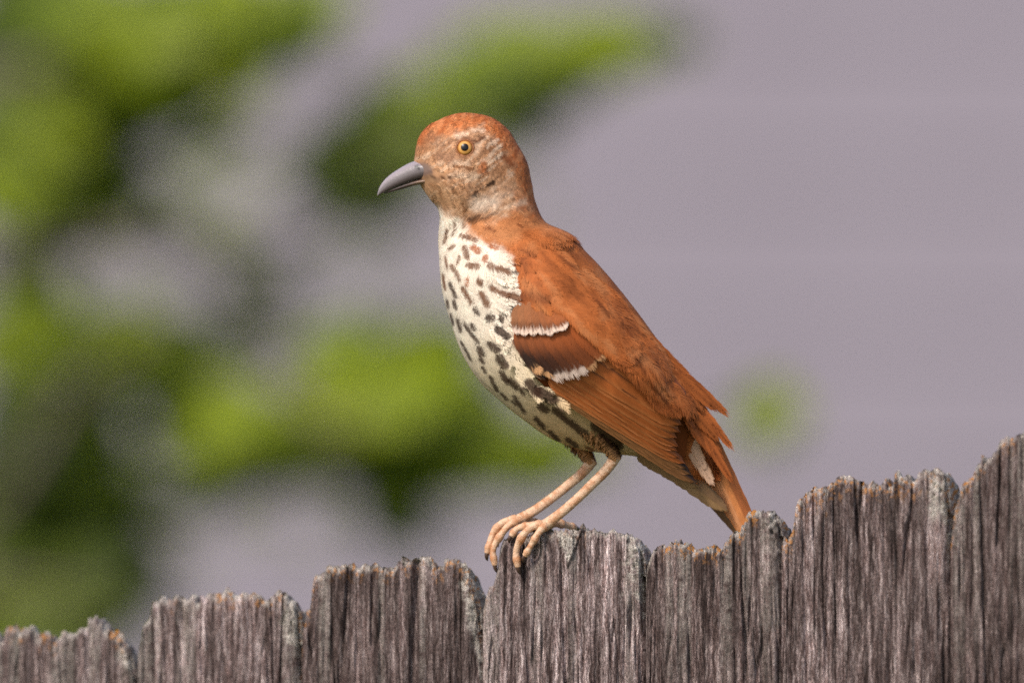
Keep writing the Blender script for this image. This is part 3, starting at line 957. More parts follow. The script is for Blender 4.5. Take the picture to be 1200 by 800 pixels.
def quill(name, base, tip, hw, off, colour, parent, bend=0.0, sign=-1, blunt=0.5, nl=30, nw=11, seed=0, depth=None, tilt=0.0, rag=0.06):
    """one vaned feather: curved shaft, cambered vane, worn edge"""
    base, tip = np.array(base, float), np.array(tip, float)
    u = np.linspace(0, 1, nl)
    w = np.linspace(-1, 1, nw)
    L = np.linalg.norm(tip - base)
    t = (tip - base) / L
    nrm = np.array([-t[1], t[0]])
    if nrm[1] < 0:
        nrm = -nrm            # +w = lower edge
    U, Wg = np.meshgrid(u, w, indexing='ij')
    shape = np.minimum(1, (u / 0.10 + 0.25)) * np.clip(1 - ((u - blunt) / (1 - blunt)).clip(0) ** 2.4, 0, 1) ** 0.6
    edge_n = 1 + rag * 2 * (vnoise(U * L / 3.0, Wg * 0.5 + 7, seed) - 0.5) * np.abs(Wg)
    lat = hw * shape[:, None] * Wg * edge_n
    bow = bend * L * (U - U * U)
    along = U * L - np.abs(Wg) * hw * 0.35 * (U > 0.02)
    xy = base + t * along[..., None] + nrm * (lat + bow)[..., None]
    z = wing_d(xy[..., 0], xy[..., 1]) if depth is None else depth(xy[..., 0], xy[..., 1])
    z = z - off + (Wg ** 2) * hw * 0.10 - tilt * Wg * hw - 0.5 * np.exp(-(Wg / 0.12) ** 2)
    z = z + 0.35 * np.sin((U * L * 0.9 - np.abs(Wg) * hw * 0.9) * 1.3)
    v = np.stack([xy[..., 0], xy[..., 1], z], -1).reshape(-1, 3)
    c = colour(U.ravel(), Wg.ravel(), v)
    streak = vnoise((U * L * 0.5 - np.abs(Wg) * hw * 0.6).ravel(), np.sign(Wg).ravel() * 5, seed + 3)
    c = np.clip(c * (0.86 + 0.28 * streak)[:, None], 0.002, 0.9)
    if sign > 0:
        v = v * [1, 1, -1]
    return link(name, np_mesh(name, v, [quads(nl, nw)], c), M_VANE, parent)


def vane_col(c_out, c_in, tipc=None, tiplen=0.0, edge=None, shaft=DARK):
    def f(U, Wg, v):
        c = np.tile(np.array(c_in), (len(U), 1))
        c = blend(c, c_out, smooth01((Wg + 0.15) / 0.3))
        n = fbm(v[:, 0] / 14, v[:, 1] / 14, 19, 2)
        c = c * (0.85 + 0.3 * n)[:, None]
        c = blend(c, shaft, np.exp(-(Wg / 0.07) ** 2) * 0.5)
        if edge is not None:
            c = blend(c, edge, smooth01((Wg - 0.72) / 0.2) * 0.75)
        if tipc is not None:
            c = blend(c, tipc, smooth01((U - (1 - tiplen) + 0.06 * (Wg ** 2)) / 0.06))
        return c
    return f


def soft_feather(name, base, tip, wd, off, colour, parent, sign=-1, nb=110, lift=0.05, depth=None, seed=0, curl=0.0):
    """one covert built barb by barb; colour(u, lateral, xy) gives its pigment"""
    dfun = wing_d if depth is None else depth
    b2, t2 = np.array(base, float), np.array(tip, float)
    zb, zt = float(dfun(np.array([b2[0]]), np.array([b2[1]]))[0]), float(dfun(np.array([t2[0]]), np.array([t2[1]]))[0])
    p, q = np.array([*b2, zb - off]), np.array([*t2, zt - off - 1.5])
    L = np.linalg.norm(q - p)
    T_ = (q - p) / L
    m = (b2 + t2) / 2
    e = 2.0
    zx = float(dfun(np.array([m[0] + e]), np.array([m[1]]))[0] - dfun(np.array([m[0] - e]), np.array([m[1]]))[0]) / (2 * e)
    zy = float(dfun(np.array([m[0]]), np.array([m[1] + e]))[0] - dfun(np.array([m[0]]), np.array([m[1] - e]))[0]) / (2 * e)
    N_ = np.array([zx, zy, -1.0])
    N_ -= T_ * (N_ @ T_)
    N_ /= np.linalg.norm(N_)
    B_ = np.cross(N_, T_)
    sm = np.array([m[0], m[1], float(dfun(np.array([m[0]]), np.array([m[1]]))[0]) - off])
    bul = float((sm - (p + q) / 2) @ N_)

    def col(P_):
        r = P_ - p
        return colour(np.clip(r @ T_ / L, 0, 1.1), (r @ B_) / wd, P_)
    V_, F_, c_ = fluff(p[None], T_[None], N_[None], np.array([L]), np.array([wd]), nb, col, 0.06, lift, 0.4, 0.85, bulge=np.array([max(0.0, bul)]), aj=0.075)
    if sign > 0:
        V_ = V_ * [1, 1, -1]
    return link(name, np_mesh(name, V_, F_, c_, smooth=False), M_PLUME, parent)


def make_wing(sign):
    wing = bpy.data.objects.new('wing', None)
    C.objects.link(wing)
    wing.parent = bird
    # flesh and inner coverts under the feathers
    up = spline(np.linspace(0, 1, 7), np.array([(606, 292), (655, 305), (700, 345), (745, 392), (780, 440), (800, 480), (806, 510)], float), np.linspace(0, 1, 50))
    lo = spline(np.linspace(0, 1, 7), np.array([(602, 396), (626, 440), (662, 470), (705, 500), (750, 528), (785, 545), (800, 552)], float), np.linspace(0, 1, 50))
    w = np.linspace(0, 1, 24)
    xy = up[:, None] + (lo - up)[:, None] * w[None, :, None]
    z = wing_d(xy[..., 0], xy[..., 1]) + 3.0
    v1 = np.concatenate([xy, z[..., None]], -1).reshape(-1, 3)
    v2 = v1 + [0, 0, 9.0]
    q1 = quads(50, 24)
    v = np.vstack([v1, v2])
    if sign > 0:
        v = v * [1, 1, -1]
    colv = np.tile(np.array(RUFD) * 0.7, (len(v), 1))
    bm = link('wing_arm', np_mesh('wing_arm', v, [q1, q1[:, ::-1] + len(v1)], colv), M_SKIN, wing)
    # flight feathers, lowest first
    prim = [((655, 458), (817, 566), 8), ((652, 454), (812, 557), 8.5), ((648, 450), (806, 550), 9)]
    for k, (b, t, hw) in enumerate(prim):
        quill('primary_feather', b, t, hw, 1.0 + 0.6 * k, vane_col(lin(128, 84, 48, K), lin(52, 32, 22, K), edge=lin(170, 112, 66, K)), wing, 0.02, sign, 0.82, seed=k, tilt=0.05)
    sec = [((643, 445), (800, 545), 8.5), ((643, 440), (797, 537), 8.5), ((647, 437), (795, 529), 8.5), ((653, 434), (794, 521), 8.5), ((661, 431), (795, 513), 9), ((671, 428), (797, 506), 9)]
    for k, (b, t, hw) in enumerate(sec):
        t = (t[0] + 7 * (vnoise(k * 1.7, 3.3, 8) - 0.3), t[1] + 5 * (vnoise(k * 2.3, 1.1, 9) - 0.3))
        quill('secondary_feather', b, t, hw, 3.0 + 0.75 * k, vane_col(lin(172, 92, 42, K), lin(136, 74, 36, K), edge=lin(204, 128, 74, K)), wing, 0.02, sign, 0.80, seed=10 + k, tilt=0.06)
    ter = [((678, 425), (801, 499), 12), ((690, 415), (806, 490), 15), ((698, 398), (809, 478), 18)]
    for k, (b, t, hw) in enumerate(ter):
        quill('tertial_feather', b, t, hw, 7.8 + 0.9 * k, vane_col(lin(182, 98, 46, K), lin(126, 66, 30, K), edge=lin(200, 122, 68, K)), wing, 0.02, sign, 0.75, seed=20 + k, tilt=0.05)
    # alula and greater coverts with the lower white bar
    gc = [((607, 392), (634, 437)), ((612, 391), (645, 441)), ((619, 390), (655, 443)), ((628, 388), (666, 442)), ((637, 387), (676, 441)), ((648, 386), (687, 438)), ((659, 385), (697, 431)), ((670, 384), (706, 422))]
    for k, (b, t) in enumerate(gc):
        def gcol(u, w, p, k=k):
            g_ = k / 7
            c = np.tile(np.array(lin(140 + 34 * g_, 78 + 12 * g_, 42, K)), (len(u), 1))
            c = blend(c, lin(36 + 70 * g_ ** 2, 22 + 34 * g_ ** 2, 16 + 10 * g_, K), smooth01((u - 0.18 - 0.14 * g_) / 0.4) * (0.97 - 0.45 * g_ ** 2))
            wt = np.array(lin(226, 200, 184, 0.84) if 2 <= k < 6 else lin(214, 160, 112, K))
            return blend(c, wt, smooth01((u - 0.855 - 0.02 * np.abs(w) - (0.05 if k > 5 else 0)) / 0.05))
        b, t = np.array(b) + rng.normal(0, 0.6, 2) - (4, 9), np.array(t) + rng.normal(0, 1.2, 2)
        soft_feather('greater_covert', b, t, 11.5, 10.0 + 0.8 * k, gcol, wing, sign, 260, 0.015)
    quill('alula_feather', (603, 396), (640, 447), 6, 9.0, vane_col(lin(78, 46, 30, K), lin(46, 28, 20, K), edge=lin(196, 160, 130, K)), wing, 0.06, sign, 0.7, nl=22, seed=60)
    # median coverts with the upper white bar
    mc = [((608, 356), (607, 390)), ((613, 354), (616, 391.5)), ((619, 354), (626, 392)), ((626, 355), (636, 391)), ((634, 357), (645, 389.5)), ((641, 360), (653, 388)), ((648, 363), (661, 386))]
    for k, (b, t) in enumerate(mc):
        def mcol(u, w, p, k=k):
            c = np.tile(np.array(lin(170, 112, 74, K)), (len(u), 1))
            c = blend(c, lin(176, 96, 48, K), np.full(len(u), 0.15 * k))
            c = blend(c, lin(92, 52, 30, K), smooth01((u - 0.52) / 0.2) * 0.6)
            return blend(c, lin(240, 212, 192, 0.84), smooth01((u - 0.80) / 0.06))
        b, t = np.array(b) + rng.normal(0, 0.8, 2), np.array(t) + rng.normal(0, 0.8, 2)
        soft_feather('median_covert', b, t, 9.5, 15.5 + 0.6 * k, mcol, wing, sign, 220, 0.01)
    # lesser coverts and scapulars: soft small feathers over the shoulder
    n = 620
    u, vv = rng.uniform(0, 1, n), rng.uniform(-0.04, 1, n) ** 1.0
    upper = spline(np.linspace(0, 1, 7), np.array([(604, 286), (652, 292), (700, 330), (735, 368), (762, 402), (780, 428), (792, 446)], float), u)
    lower = spline(np.linspace(0, 1, 7), np.array([(604, 352), (640, 352), (676, 376), (700, 398), (722, 416), (742, 434), (758, 448)], float), u)
    xy = upper + (lower - upper) * vv[:, None]
    e = 0.8
    zx = (wing_d(xy[:, 0] + e, xy[:, 1]) - wing_d(xy[:, 0] - e, xy[:, 1])) / (2 * e)
    zy = (wing_d(xy[:, 0], xy[:, 1] + e) - wing_d(xy[:, 0], xy[:, 1] - e)) / (2 * e)
    N_ = np.column_stack([zx, zy, -np.ones(n)])
    N_ /= np.linalg.norm(N_, axis=1)[:, None]
    P_ = np.column_stack([xy, wing_d(xy[:, 0], xy[:, 1]) - (12 + 8.0 * (1 - smooth01((u - 0.25) / 0.5))) * smooth01((xy[:, 0] - 590) / 40) * smooth01(vv / 0.35)])
    ang = np.radians(52) - np.radians(12) * smooth01((xy[:, 0] - 600) / 120) + rng.normal(0, 0.055, n)
    T_ = np.column_stack([np.cos(ang), np.sin(ang), np.zeros(n)])
    T_ -= N_ * np.sum(T_ * N_, axis=1)[:, None]
    T_ /= np.linalg.norm(T_, axis=1)[:, None]
    L_ = (20 + 30 * smooth01((xy[:, 0] - 615) / 110)) * rng.uniform(0.85, 1.15, n)
    tipq = P_ + T_ * L_[:, None]
    want = np.column_stack([tipq[:, :2], wing_d(tipq[:, 0], tipq[:, 1]) + (P_[:, 2] - wing_d(xy[:, 0], xy[:, 1])) * 0.92])
    dr_ = np.sum((tipq - want) * N_, axis=1)
    if sign > 0:
        P_, T_, N_ = P_ * [1, 1, -1], T_ * [1, 1, -1], N_ * [1, 1, -1]

    def colw(p):
        x, y = p[:, 0], p[:, 1]
        n1 = fbm((x + y) / 40, (y - x) / 12, 91, 3)
        c = np.tile(np.array(lin(198, 110, 54, K)), (len(x), 1))
        c = blend(c, RUFL, smooth01((n1 - 0.5) / 0.25) * 0.55)
        c = blend(c, RUFD, smooth01((0.5 - n1) / 0.25) * 0.6)
        c = blend(c, RUFL, smooth01((300 - y) / 25) * smooth01((650 - x) / 40) * 0.6)
        c = blend(c, lin(120, 62, 30, K), smooth01((12 - cap_d(x, y, (612, 346, 640, 352, 0))) / 12) * 0.7)
        for m in ((606, 292, 622, 300, 1.6), (655, 300, 675, 316, 2.0), (700, 352, 715, 372, 2.2), (745, 420, 756, 436, 2.2), (764, 452, 786, 478, 2.4), (730, 380, 742, 396, 1.8)):
            c = blend(c, RUFD, smooth01((m[4] + 1.5 - cap_d(x, y, m)) / 2.5) * 0.85)
        return c
    V_, F_, c_ = fluff(P_, T_, N_, L_, 4.0 + L_ * 0.13, 60, colw, 0.075, 0.075, 0.8, 0.55, droop=dr_)
    o = link('scapular_plumage', np_mesh('scapular_plumage', V_, F_, c_, smooth=False), M_PLUME, wing)
    o['kind'] = 'stuff'
    return wing


make_wing(-1)
make_wing(1)

# breast-side feathers that lie over the front edge of each folded wing
for sign in (-1, 1):
    n = 120
    yy = rng.uniform(296, 470, n)
    edge_x = np.interp(yy, [290, 320, 350, 385, 400, 430, 455, 475], [588, 597, 598, 590, 594, 610, 636, 662])
    xx = edge_x - rng.uniform(-3, 18, n)
    zz = np.array([near_d(a_, b_, -60.0) for a_, b_ in zip(xx, yy)])
    zz = np.minimum(zz, wing_d(xx, yy) - 1) - 2.0
    Pn = np.column_stack([xx, yy, zz])
    an = np.radians(np.interp(yy, [300, 350, 390, 430, 470], [22, 30, 48, 46, 40]) + rng.normal(0, 7, n))
    Tn = np.column_stack([np.cos(an), np.sin(an), np.full(n, -0.34) * smooth01((420 - yy) / 60) - 0.1])
    Tn /= np.linalg.norm(Tn, axis=1)[:, None]
    Nn_ = np.tile([-0.35, -0.1, -1.0], (n, 1))
    Nn_ -= Tn * np.sum(Nn_ * Tn, axis=1)[:, None]
    Nn_ /= np.linalg.norm(Nn_, axis=1)[:, None]
    Ln = rng.uniform(10, 26, n)

    def side_col(p):
        q = p.copy()
        q[:, 0] = np.minimum(q[:, 0] - 3, np.interp(q[:, 1], [290, 320, 350, 385, 400, 430, 455, 475], [596, 606, 607, 597, 601, 618, 645, 672]))
        return pigment(q)
    if sign > 0:
        m3 = np.array([1, 1, -1.0])
        Pn, Tn, Nn_ = Pn * m3, Tn * m3, Nn_ * m3
    Vn, Fn, cn = fluff(Pn, Tn, Nn_, Ln, 2.0 + Ln * 0.13, 26, side_col, 0.1, 0.05, 0.6)
    o = link('breast_plumage', np_mesh('breast_plumage', Vn, Fn, cn, smooth=False), M_PLUME, bird)
    o['kind'] = 'stuff'

# ------------------------------------------------------------------ bird: tail
tail = bpy.data.objects.new('tail', None)
C.objects.link(tail)
tail.parent = bird
for k in range(10):
    f = k / 9
    b = (818 - 34 * f, 486 + 42 * f)
    m = (888 - 7 * f, 640 - 3 * f)
    tipp = (b[0] + (m[0] - b[0]) * 1.55, b[1] + (m[1] - b[1]) * 1.55)
    dz = lambda x, y, f=f: (-10 + 14 * f) + (np.asarray(y) - 480) * 0.14
    co = lin(216, 136, 78, K) if f < 0.62 else lin(120, 88, 58, K)  # upper feathers orange with sunlight painted in; lower ones undertail brown
    ci = lin(188, 108, 58, K) if f < 0.62 else lin(92, 66, 44, K)
    quill('tail_feather', b, tipp, 10 - 1.5 * f, 0, vane_col(co, ci, edge=lin(222, 158, 112, K) if f < 0.5 else None, shaft=RUFD), tail, -0.015, -1, 0.8, nl=44, seed=90 + k, depth=dz)
# upper tail coverts and rump tips
cov = [((742, 378), (806, 448), 11), ((748, 388), (812, 462), 11), ((756, 392), (822, 462), 10), ((762, 408), (826, 478), 11), ((752, 402), (812, 478), 11), ((772, 412), (834, 476), 9), ((770, 425), (828, 492), 11), ((762, 425), (818, 498), 11), ((780, 440), (832, 508), 11), ((772, 442), (818, 508), 11), ((790, 428), (852, 486), 8), ((800, 452), (857, 525), 8), ((796, 452), (840, 512), 9), ((806, 470), (848, 545), 9), ((795, 470), (836, 535), 10), ((812, 488), (856, 562), 8), ((788, 455), (822, 520), 10), ((780, 440), (812, 500), 10), ((784, 430), (838, 480), 9), ((798, 468), (840, 515), 8)]
for k, (b, t, hw) in enumerate(cov):
    def dz(x, y):
        x, y = np.atleast_1d(x).astype(float), np.atleast_1d(y).astype(float)
        z = np.clip(-(52 - 0.62 * (x - 780)) * 0.62, -46, -4)
        return np.minimum(z, np.array([near_d(a_, b_, -4.0) for a_, b_ in zip(x, y)]) - 3)

    def tcol(u, w, p, k=k):
        n1 = fbm(p[:, 0] / 9, p[:, 1] / 14, 140 + k, 2)
        c = np.tile(np.array(lin(190, 104, 50, K)), (len(u), 1))
        c = blend(c, RUFD, smooth01((0.5 - n1) / 0.25) * 0.6)
        return blend(c, lin(110, 56, 26, K), np.exp(-(w / 0.1) ** 2) * 0.5)
    soft_feather('tail_covert', b, t, hw * 0.8, 2 + 0.8 * k, tcol, tail, -1, 120, 0.03, dz)
# pale flank feather lying over the tail root, and buff under tail coverts
dz = lambda x, y: -16 + (np.asarray(y) - 510) * 0.12
def pcol(u, w, p):
    c = np.tile(np.array(lin(214, 174, 146, K)), (len(u), 1))
    c = blend(c, lin(196, 150, 112, K), smooth01((np.abs(w) - 0.3) / 0.6) * 0.7)
    return blend(c, lin(170, 120, 84, K), smooth01((0.25 - u) / 0.2) * 0.6)


for k, (b, t, hw) in enumerate([((797, 500), (830, 560), 7.5), ((800, 510), (835, 566), 8.0), ((803, 500), (826, 548), 6.5)]):
    soft_feather('tail_covert', b, t, hw, 1 + k, pcol, tail, -1, 110, 0.04, dz)
for k, (b, t) in enumerate([((760, 535), (846, 588)), ((775, 540), (855, 600)), ((750, 530), (822, 572))]):
    dz = lambda x, y: -4 + (np.asarray(y) - 540) * 0.1
    quill('tail_covert', b, t, 10, k, vane_col(lin(150, 116, 78, K), lin(124, 92, 60, K), shaft=lin(110, 80, 52, K)), tail, 0.03, -1, 0.6, nl=24, seed=140 + k, depth=dz, rag=0.2)

# ------------------------------------------------------------------ bird: legs
LEGC = lin(222, 182, 150, 0.86)
LEGB = lin(190, 126, 80, 0.85)
CLAW = lin(84, 62, 52, 0.85)


def leg_col(v, seed):
    n = fbm(v[:, 0] / 5, v[:, 1] / 5, seed, 3)
    c = np.tile(np.array(LEGC), (len(v), 1))
    return blend(c, LEGB, smooth01((n - 0.42) / 0.3) * 0.75)


def make_leg(thigh, tarsus, toes, seed, thigh_r):
    v, f, t = tube(tarsus, [7.4, 6.4, 5.9, 5.7, 6.2, 7.0], 18, 90, 0.85)
    # scutes: overlapping rings down the front of the shank
    path = np.array(tarsus, float)
    ph = (t * 17) % 1.0
    cen = spline(np.linspace(0, 1, len(path)), path, np.clip(t, 0, 1))
    v = v + (v - cen) * (0.05 * (1 - ph) - 0.02)[:, None] * (t < 0.98)[:, None]
    lc = blend(leg_col(v, seed), lin(120, 78, 50, 0.85), smooth01((0.16 - ph) / 0.1) * 0.25)
    leg = link('leg', np_mesh('leg', v, f, lc), M_LEG, bird)
    # feathered thigh
    v, f, t = tube(thigh, thigh_r, 24, 40, 1.0)
    th = link('thigh', np_mesh('thigh', v, f, np.tile(np.array(lin(150, 108, 70, K)), (len(v), 1))), M_SKIN, leg)
    # soft feathers of the thigh
    n = 650
    idx = rng.choice(len(v) - 2, n)
    path = np.array(thigh, float)
    cen = spline(np.linspace(0, 1, len(path)), path, t[idx])
    N_ = v[idx] - cen
    N_ /= np.linalg.norm(N_, axis=1)[:, None] + 1e-6
    T_ = np.tile((path[-1] - path[0]) / np.linalg.norm(path[-1] - path[0]), (n, 1))
    T_ = T_ - N_ * np.sum(T_ * N_, axis=1)[:, None]
    T_ /= np.linalg.norm(T_, axis=1)[:, None] + 1e-6

    def colt(p):
        c = np.tile(np.array(lin(176, 126, 80, K)), (len(p), 1))
        c = blend(c, lin(60, 36, 22, K), smooth01((10 - cap_d(p[:, 0], p[:, 1], (700, 500, 728, 530, 0))) / 8))
        return c
    V_, F_, c_ = fluff(v[idx], T_, N_, np.where(t[idx] > 0.7, 3.0, 6.5), np.full(n, 2.2), 16, colt, 0.10, 0.0, 0.6)
    o = link('thigh_plumage', np_mesh('thigh_plumage', V_, F_, c_, smooth=False), M_PLUME, leg)
    o['kind'] = 'stuff'
    for k, (pts, r0, r1) in enumerate(toes):
        v, f, t = tube(pts, np.linspace(r0, r1, len(pts)), 14, 60, 0.9)
        path = np.array(pts, float)
        key = np.concatenate([[0], np.cumsum(np.linalg.norm(np.diff(path, axis=0), axis=1))])
        key /= key[-1]
        cen = spline(key, path, np.clip(t, 0, 1))
        pads = np.abs(np.sin(t * np.pi * 2.6 + 0.6)) ** 6
        v = v + (v - cen) * (0.30 * pads - 0.09 + 0.012 * np.sin(t * 80))[:, None]
        link('toe', np_mesh('toe', v, f, blend(leg_col(v, seed + k), LEGB, smooth01((pads - 0.3) / 0.5) * 0.5)), M_LEG, leg)
        # claw: short hooked horn from the toe end
        e, dirv = path[-1], path[-1] - path[-2]
        dirv /= np.linalg.norm(dirv)
        cl = [e - dirv * 2, e + dirv * 3, e + dirv * 6 + np.array([1.2, 1, 2]), e + dirv * 7 + np.array([2.4, 2.2, 3.5])]
        v, f, t = tube(cl, [r1 * 0.8, r1 * 0.66, r1 * 0.4, 0.4], 10, 16)
        link('claw', np_mesh('claw', v, f, np.tile(np.array(CLAW), (len(v), 1))), M_BEAK, leg)


make_leg([(668, 474, -34), (694, 503, -33), (711, 521, -31), (722, 536, -30)],
         [(722, 533, -30), (714, 546, -29), (694, 567, -25), (670, 590, -19), (648, 608, -14), (636, 617, -11)],
         [([(640, 613, -12), (622, 618, -14), (611, 630, -12), (605, 646, -8), (607, 664, -7)], 5.2, 3.9),
          ([(640, 614, -14), (632, 623, -18), (624, 636, -16), (615, 651, -13)], 5.0, 3.6),
          ([(636, 614, -8), (618, 616, -2), (605, 620, 2), (599, 628, 2)], 5.2, 3.8),
          ([(640, 614, -8), (652, 613, 4), (664, 615, 18), (674, 618, 30)], 5.6, 4.0)], 3, [16, 12.5, 8.5, 6.8])
make_leg([(650, 485, 40), (670, 510, 38), (684, 528, 32), (692, 542, 28)],
         [(694, 539, 28), (686, 550, 27), (666, 568, 26), (642, 587, 24), (620, 602, 21), (606, 610, 18)],
         [([(610, 607, 18), (588, 613, 17), (578, 625, 17), (573, 640, 16), (571, 648, 16)], 5.0, 3.9),
          ([(610, 608, 16), (597, 615, 12), (586, 628, 12), (578, 644, 13), (580, 662, 14)], 5.0, 3.6),
          ([(608, 608, 24), (596, 612, 32), (588, 620, 38), (584, 632, 40)], 5.0, 3.8),
          ([(610, 608, 20), (622, 611, 30), (634, 615, 40), (642, 619, 48)], 5.4, 4.0)], 23, [14, 11, 8, 6.5])

# ------------------------------------------------------------------ tree behind the fence
tree = thing('tree', 'leafy green garden tree out of focus between the fence and the wall', 'tree')


def at(x, y, m):
    """point m metres behind the bird"""
    return np.array([x, y, m / S])


def leaf_mesh(name):
    u = np.linspace(0, 1, 9)
    w = np.linspace(-1, 1, 7)
    U, Wg = np.meshgrid(u, w, indexing='ij')
    half = 0.34 * np.sin(np.pi * np.clip(U, 0, 1) ** 0.85) ** 0.8 * (1 - 0.25 * U)
    x = U
    y = half * Wg
    z = 0.22 * np.abs(y) - 0.18 * (U - 0.3) ** 2 + 0.02 * np.sin(U * 20) * np.abs(Wg)
    return np_mesh(name, np.stack([x, y, z], -1).reshape(-1, 3), [quads(9, 7)], grid=False)


LM = []
for m in M_LEAF:
    me = leaf_mesh('leaf')
    me.materials.append(m)
    LM.append(me)


def wood(name, pts, r, parent=tree):
    r = [q * (1.0 if name == 'trunk' else 0.42) for q in r]
    v, f, t = tube(pts, r, 10, 40, 1.0, 0.08, len(pts))
    return link(name, np_mesh(name, v, f), M_BARK, parent)


# stem and limbs enter from the left of the view
wood('trunk', [(-420, 400 + (ZC / S) / ((D + 2.6) / D), 2.6 / S), (-400, 2500, 2.6 / S), (-330, 1100, 2.5 / S), (-300, 500, 2.4 / S), (-330, -300, 2.4 / S), (-300, -900, 2.4 / S)], [190, 165, 120, 95, 60, 20])
wood('branch', [at(-310, 500, 2.4), at(-150, 330, 2.3), at(30, 300, 2.2), at(220, 285, 2.1), at(330, 290, 2.1), at(430, 200, 2.0), at(560, 130, 2.0), at(700, 70, 1.9)], [70, 44, 30, 20, 16, 13, 9, 5])
wood('branch', [at(220, 285, 2.1), at(290, 350, 2.1), at(330, 430, 2.0), at(420, 500, 1.9), at(560, 500, 1.9), at(740, 480, 1.9), at(880, 480, 1.9)], [18, 14, 12, 10, 8, 5, 3])
wood('branch', [at(-310, 300, 2.4), at(-150, 120, 2.2), at(30, 80, 2.0), at(180, 60, 2.0), at(330, 10, 2.0)], [60, 40, 26, 16, 8])
wood('branch', [at(-300, 800, 2.4), at(-150, 640, 2.2), at(20, 560, 2.0), at(110, 430, 2.0), at(190, 380, 2.0)], [50, 34, 20, 14, 7])
wood('branch', [at(-300, 900, 2.5), at(-120, 760, 2.4), at(40, 690, 2.2), at(140, 700, 2.2)], [44, 30, 18, 8])

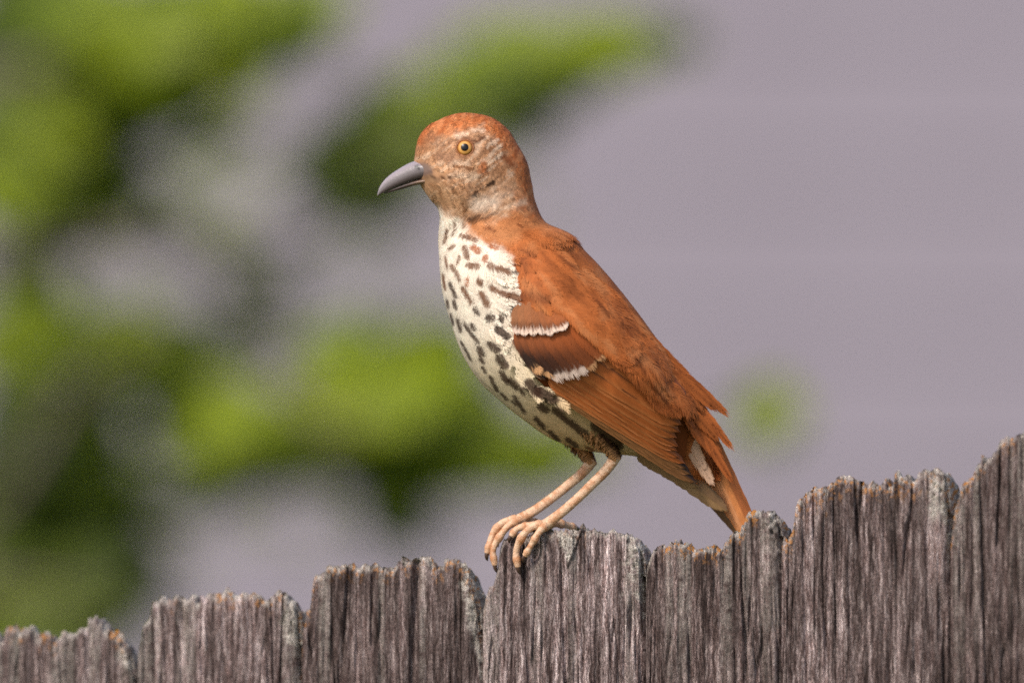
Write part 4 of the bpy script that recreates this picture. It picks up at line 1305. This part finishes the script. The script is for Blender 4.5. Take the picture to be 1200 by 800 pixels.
CL = [(40, 120, 2.2, 10, 60, 60, 80, 1), (30, 300, 2.2, 5, 30, 50, 60, 1), (90, 270, 2.3, 4, 60, 30, 45, 1), (30, 460, 2.2, 6, 50, 40, 65, 1), (100, 500, 2.2, 6, 50, 40, 65, 1), (60, 580, 2.2, 8, 60, 40, 75, 1), (150, 620, 2.3, 5, 40, 40, 55, 1), (60, 700, 2.2, 8, 70, 40, 80, 1), (200, 440, 2.2, 4, 60, 20, 45, 1), (310, 380, 2.3, 4, 50, 50, 40, 1), (230, 590, 2.3, 3, 60, 12, 45, 1), (480, 560, 2.1, 4, 60, 20, 60, 1), (620, 550, 2.0, 3, 40, 16, 60, 1), (250, 60, 2.1, 5, 60, 30, 70, 1), (120, 230, 2.2, 3, 60, 20, 50, 1),
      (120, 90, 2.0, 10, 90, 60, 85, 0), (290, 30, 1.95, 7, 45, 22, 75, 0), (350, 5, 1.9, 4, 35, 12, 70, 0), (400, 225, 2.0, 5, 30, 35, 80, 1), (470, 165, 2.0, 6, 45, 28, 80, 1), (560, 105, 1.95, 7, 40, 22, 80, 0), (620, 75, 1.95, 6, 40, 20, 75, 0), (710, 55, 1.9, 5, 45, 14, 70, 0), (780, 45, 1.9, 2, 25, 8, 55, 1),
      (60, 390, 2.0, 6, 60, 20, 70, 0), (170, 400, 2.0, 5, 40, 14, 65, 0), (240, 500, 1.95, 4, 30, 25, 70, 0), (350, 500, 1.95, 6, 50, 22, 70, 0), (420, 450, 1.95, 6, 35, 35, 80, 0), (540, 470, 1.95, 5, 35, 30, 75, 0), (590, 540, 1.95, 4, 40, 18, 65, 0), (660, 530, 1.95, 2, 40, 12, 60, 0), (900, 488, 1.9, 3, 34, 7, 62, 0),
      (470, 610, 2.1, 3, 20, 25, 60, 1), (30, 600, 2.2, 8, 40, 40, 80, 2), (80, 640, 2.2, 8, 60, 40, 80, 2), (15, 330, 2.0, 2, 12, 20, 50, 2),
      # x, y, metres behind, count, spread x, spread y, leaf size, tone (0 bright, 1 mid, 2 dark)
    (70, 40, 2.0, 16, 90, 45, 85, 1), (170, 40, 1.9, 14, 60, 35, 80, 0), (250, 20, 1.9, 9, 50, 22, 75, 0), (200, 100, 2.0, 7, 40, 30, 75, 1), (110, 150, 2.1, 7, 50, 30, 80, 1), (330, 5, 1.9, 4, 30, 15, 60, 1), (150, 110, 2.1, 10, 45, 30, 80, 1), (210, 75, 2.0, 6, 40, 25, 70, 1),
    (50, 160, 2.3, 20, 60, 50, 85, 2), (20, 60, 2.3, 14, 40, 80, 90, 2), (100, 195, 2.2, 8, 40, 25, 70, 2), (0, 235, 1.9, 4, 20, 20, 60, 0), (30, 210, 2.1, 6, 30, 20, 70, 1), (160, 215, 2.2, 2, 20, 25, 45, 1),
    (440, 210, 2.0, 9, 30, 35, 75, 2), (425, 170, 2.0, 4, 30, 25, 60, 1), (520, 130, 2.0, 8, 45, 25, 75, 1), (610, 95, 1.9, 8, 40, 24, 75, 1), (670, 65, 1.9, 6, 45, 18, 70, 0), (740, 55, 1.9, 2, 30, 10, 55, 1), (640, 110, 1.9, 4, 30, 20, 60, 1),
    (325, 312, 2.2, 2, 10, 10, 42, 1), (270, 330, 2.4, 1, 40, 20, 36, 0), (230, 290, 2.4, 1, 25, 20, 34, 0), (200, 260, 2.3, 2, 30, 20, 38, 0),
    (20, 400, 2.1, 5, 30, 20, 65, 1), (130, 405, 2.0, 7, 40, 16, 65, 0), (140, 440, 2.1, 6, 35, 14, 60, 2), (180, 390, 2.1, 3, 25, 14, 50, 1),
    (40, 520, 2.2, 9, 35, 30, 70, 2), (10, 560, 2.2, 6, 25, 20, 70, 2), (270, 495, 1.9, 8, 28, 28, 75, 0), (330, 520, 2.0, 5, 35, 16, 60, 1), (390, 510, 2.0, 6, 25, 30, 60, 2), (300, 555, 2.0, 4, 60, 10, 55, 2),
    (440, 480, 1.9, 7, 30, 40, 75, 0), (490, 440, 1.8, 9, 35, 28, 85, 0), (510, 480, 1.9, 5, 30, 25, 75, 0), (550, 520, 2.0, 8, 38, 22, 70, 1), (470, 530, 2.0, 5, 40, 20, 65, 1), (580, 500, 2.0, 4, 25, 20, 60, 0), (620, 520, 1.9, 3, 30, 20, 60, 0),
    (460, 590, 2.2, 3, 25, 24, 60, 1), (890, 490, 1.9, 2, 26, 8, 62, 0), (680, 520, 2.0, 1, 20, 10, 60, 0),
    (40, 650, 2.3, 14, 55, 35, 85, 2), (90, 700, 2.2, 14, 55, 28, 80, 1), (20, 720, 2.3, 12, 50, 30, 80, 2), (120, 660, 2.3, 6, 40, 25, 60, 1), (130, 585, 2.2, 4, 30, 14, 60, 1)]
lr = random.Random(5)
recs = []


def add_leaf(x, y, mm, size, tn):
    w0 = Vector(to_world(at(x, y, mm)))
    sc = size * S * (D + mm) / D * lr.uniform(1.0, 1.6)
    # blades droop and turn their faces toward the light
    rot = (Matrix.Rotation(math.radians(lr.gauss(-12, 28)), 3, 'Z') @ Matrix.Rotation(math.radians(lr.gauss(52, 22)), 3, 'X')
           @ Matrix.Rotation(math.radians(lr.choice((0, 180)) + lr.gauss(-14, 34)), 3, 'Z'))
    recs.append((sc, w0 - rot @ Vector((sc * 0.5, 0, 0)), rot, tn))


for (x, y, mtr, cnt, sx, sy, size, tone) in CL:
    for k in range(int(cnt * 2.4 + 1)):
        r = lr.random()
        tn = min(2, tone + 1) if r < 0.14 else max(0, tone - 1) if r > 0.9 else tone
        add_leaf(x + lr.gauss(0, 0.55) * sx, y + lr.gauss(0, 0.55) * sy, 2.25 + (mtr - 2) * 1.2 + lr.uniform(-0.25, 0.25), size * 1.12, tn)
# thinner growth farther back, between the near sprays
for k in range(150):
    x, y = lr.uniform(-60, 640), lr.uniform(150, 640)
    if lr.random() > 1.15 - x / 640:
        continue
    add_leaf(x, y, lr.uniform(4.0, 5.2), lr.uniform(30, 48), lr.choice((0, 1, 1, 2)))
recs.sort(key=lambda q: -q[0])
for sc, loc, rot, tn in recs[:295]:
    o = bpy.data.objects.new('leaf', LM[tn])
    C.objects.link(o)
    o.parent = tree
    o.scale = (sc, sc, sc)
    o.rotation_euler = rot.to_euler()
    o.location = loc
base_v = np.array([v.co[:] for v in LM[0].vertices])
base_f = quads(9, 7)
vs, fs, mi = [], [], []
for k, (sc, loc, rot, tn) in enumerate(recs[295:]):
    vs.append(base_v @ np.array(rot).T * sc + np.array(loc))
    fs.append(base_f + k * len(base_v))
    mi += [tn] * len(base_f)
me = np_mesh('foliage', np.vstack(vs), [np.vstack(fs)], grid=False)
for m in M_LEAF:
    me.materials.append(m)
me.polygons.foreach_set('material_index', np.array(mi, np.int32))
o = link('foliage', me, None, tree)
o['kind'] = 'stuff'
print('leaves', len(recs))
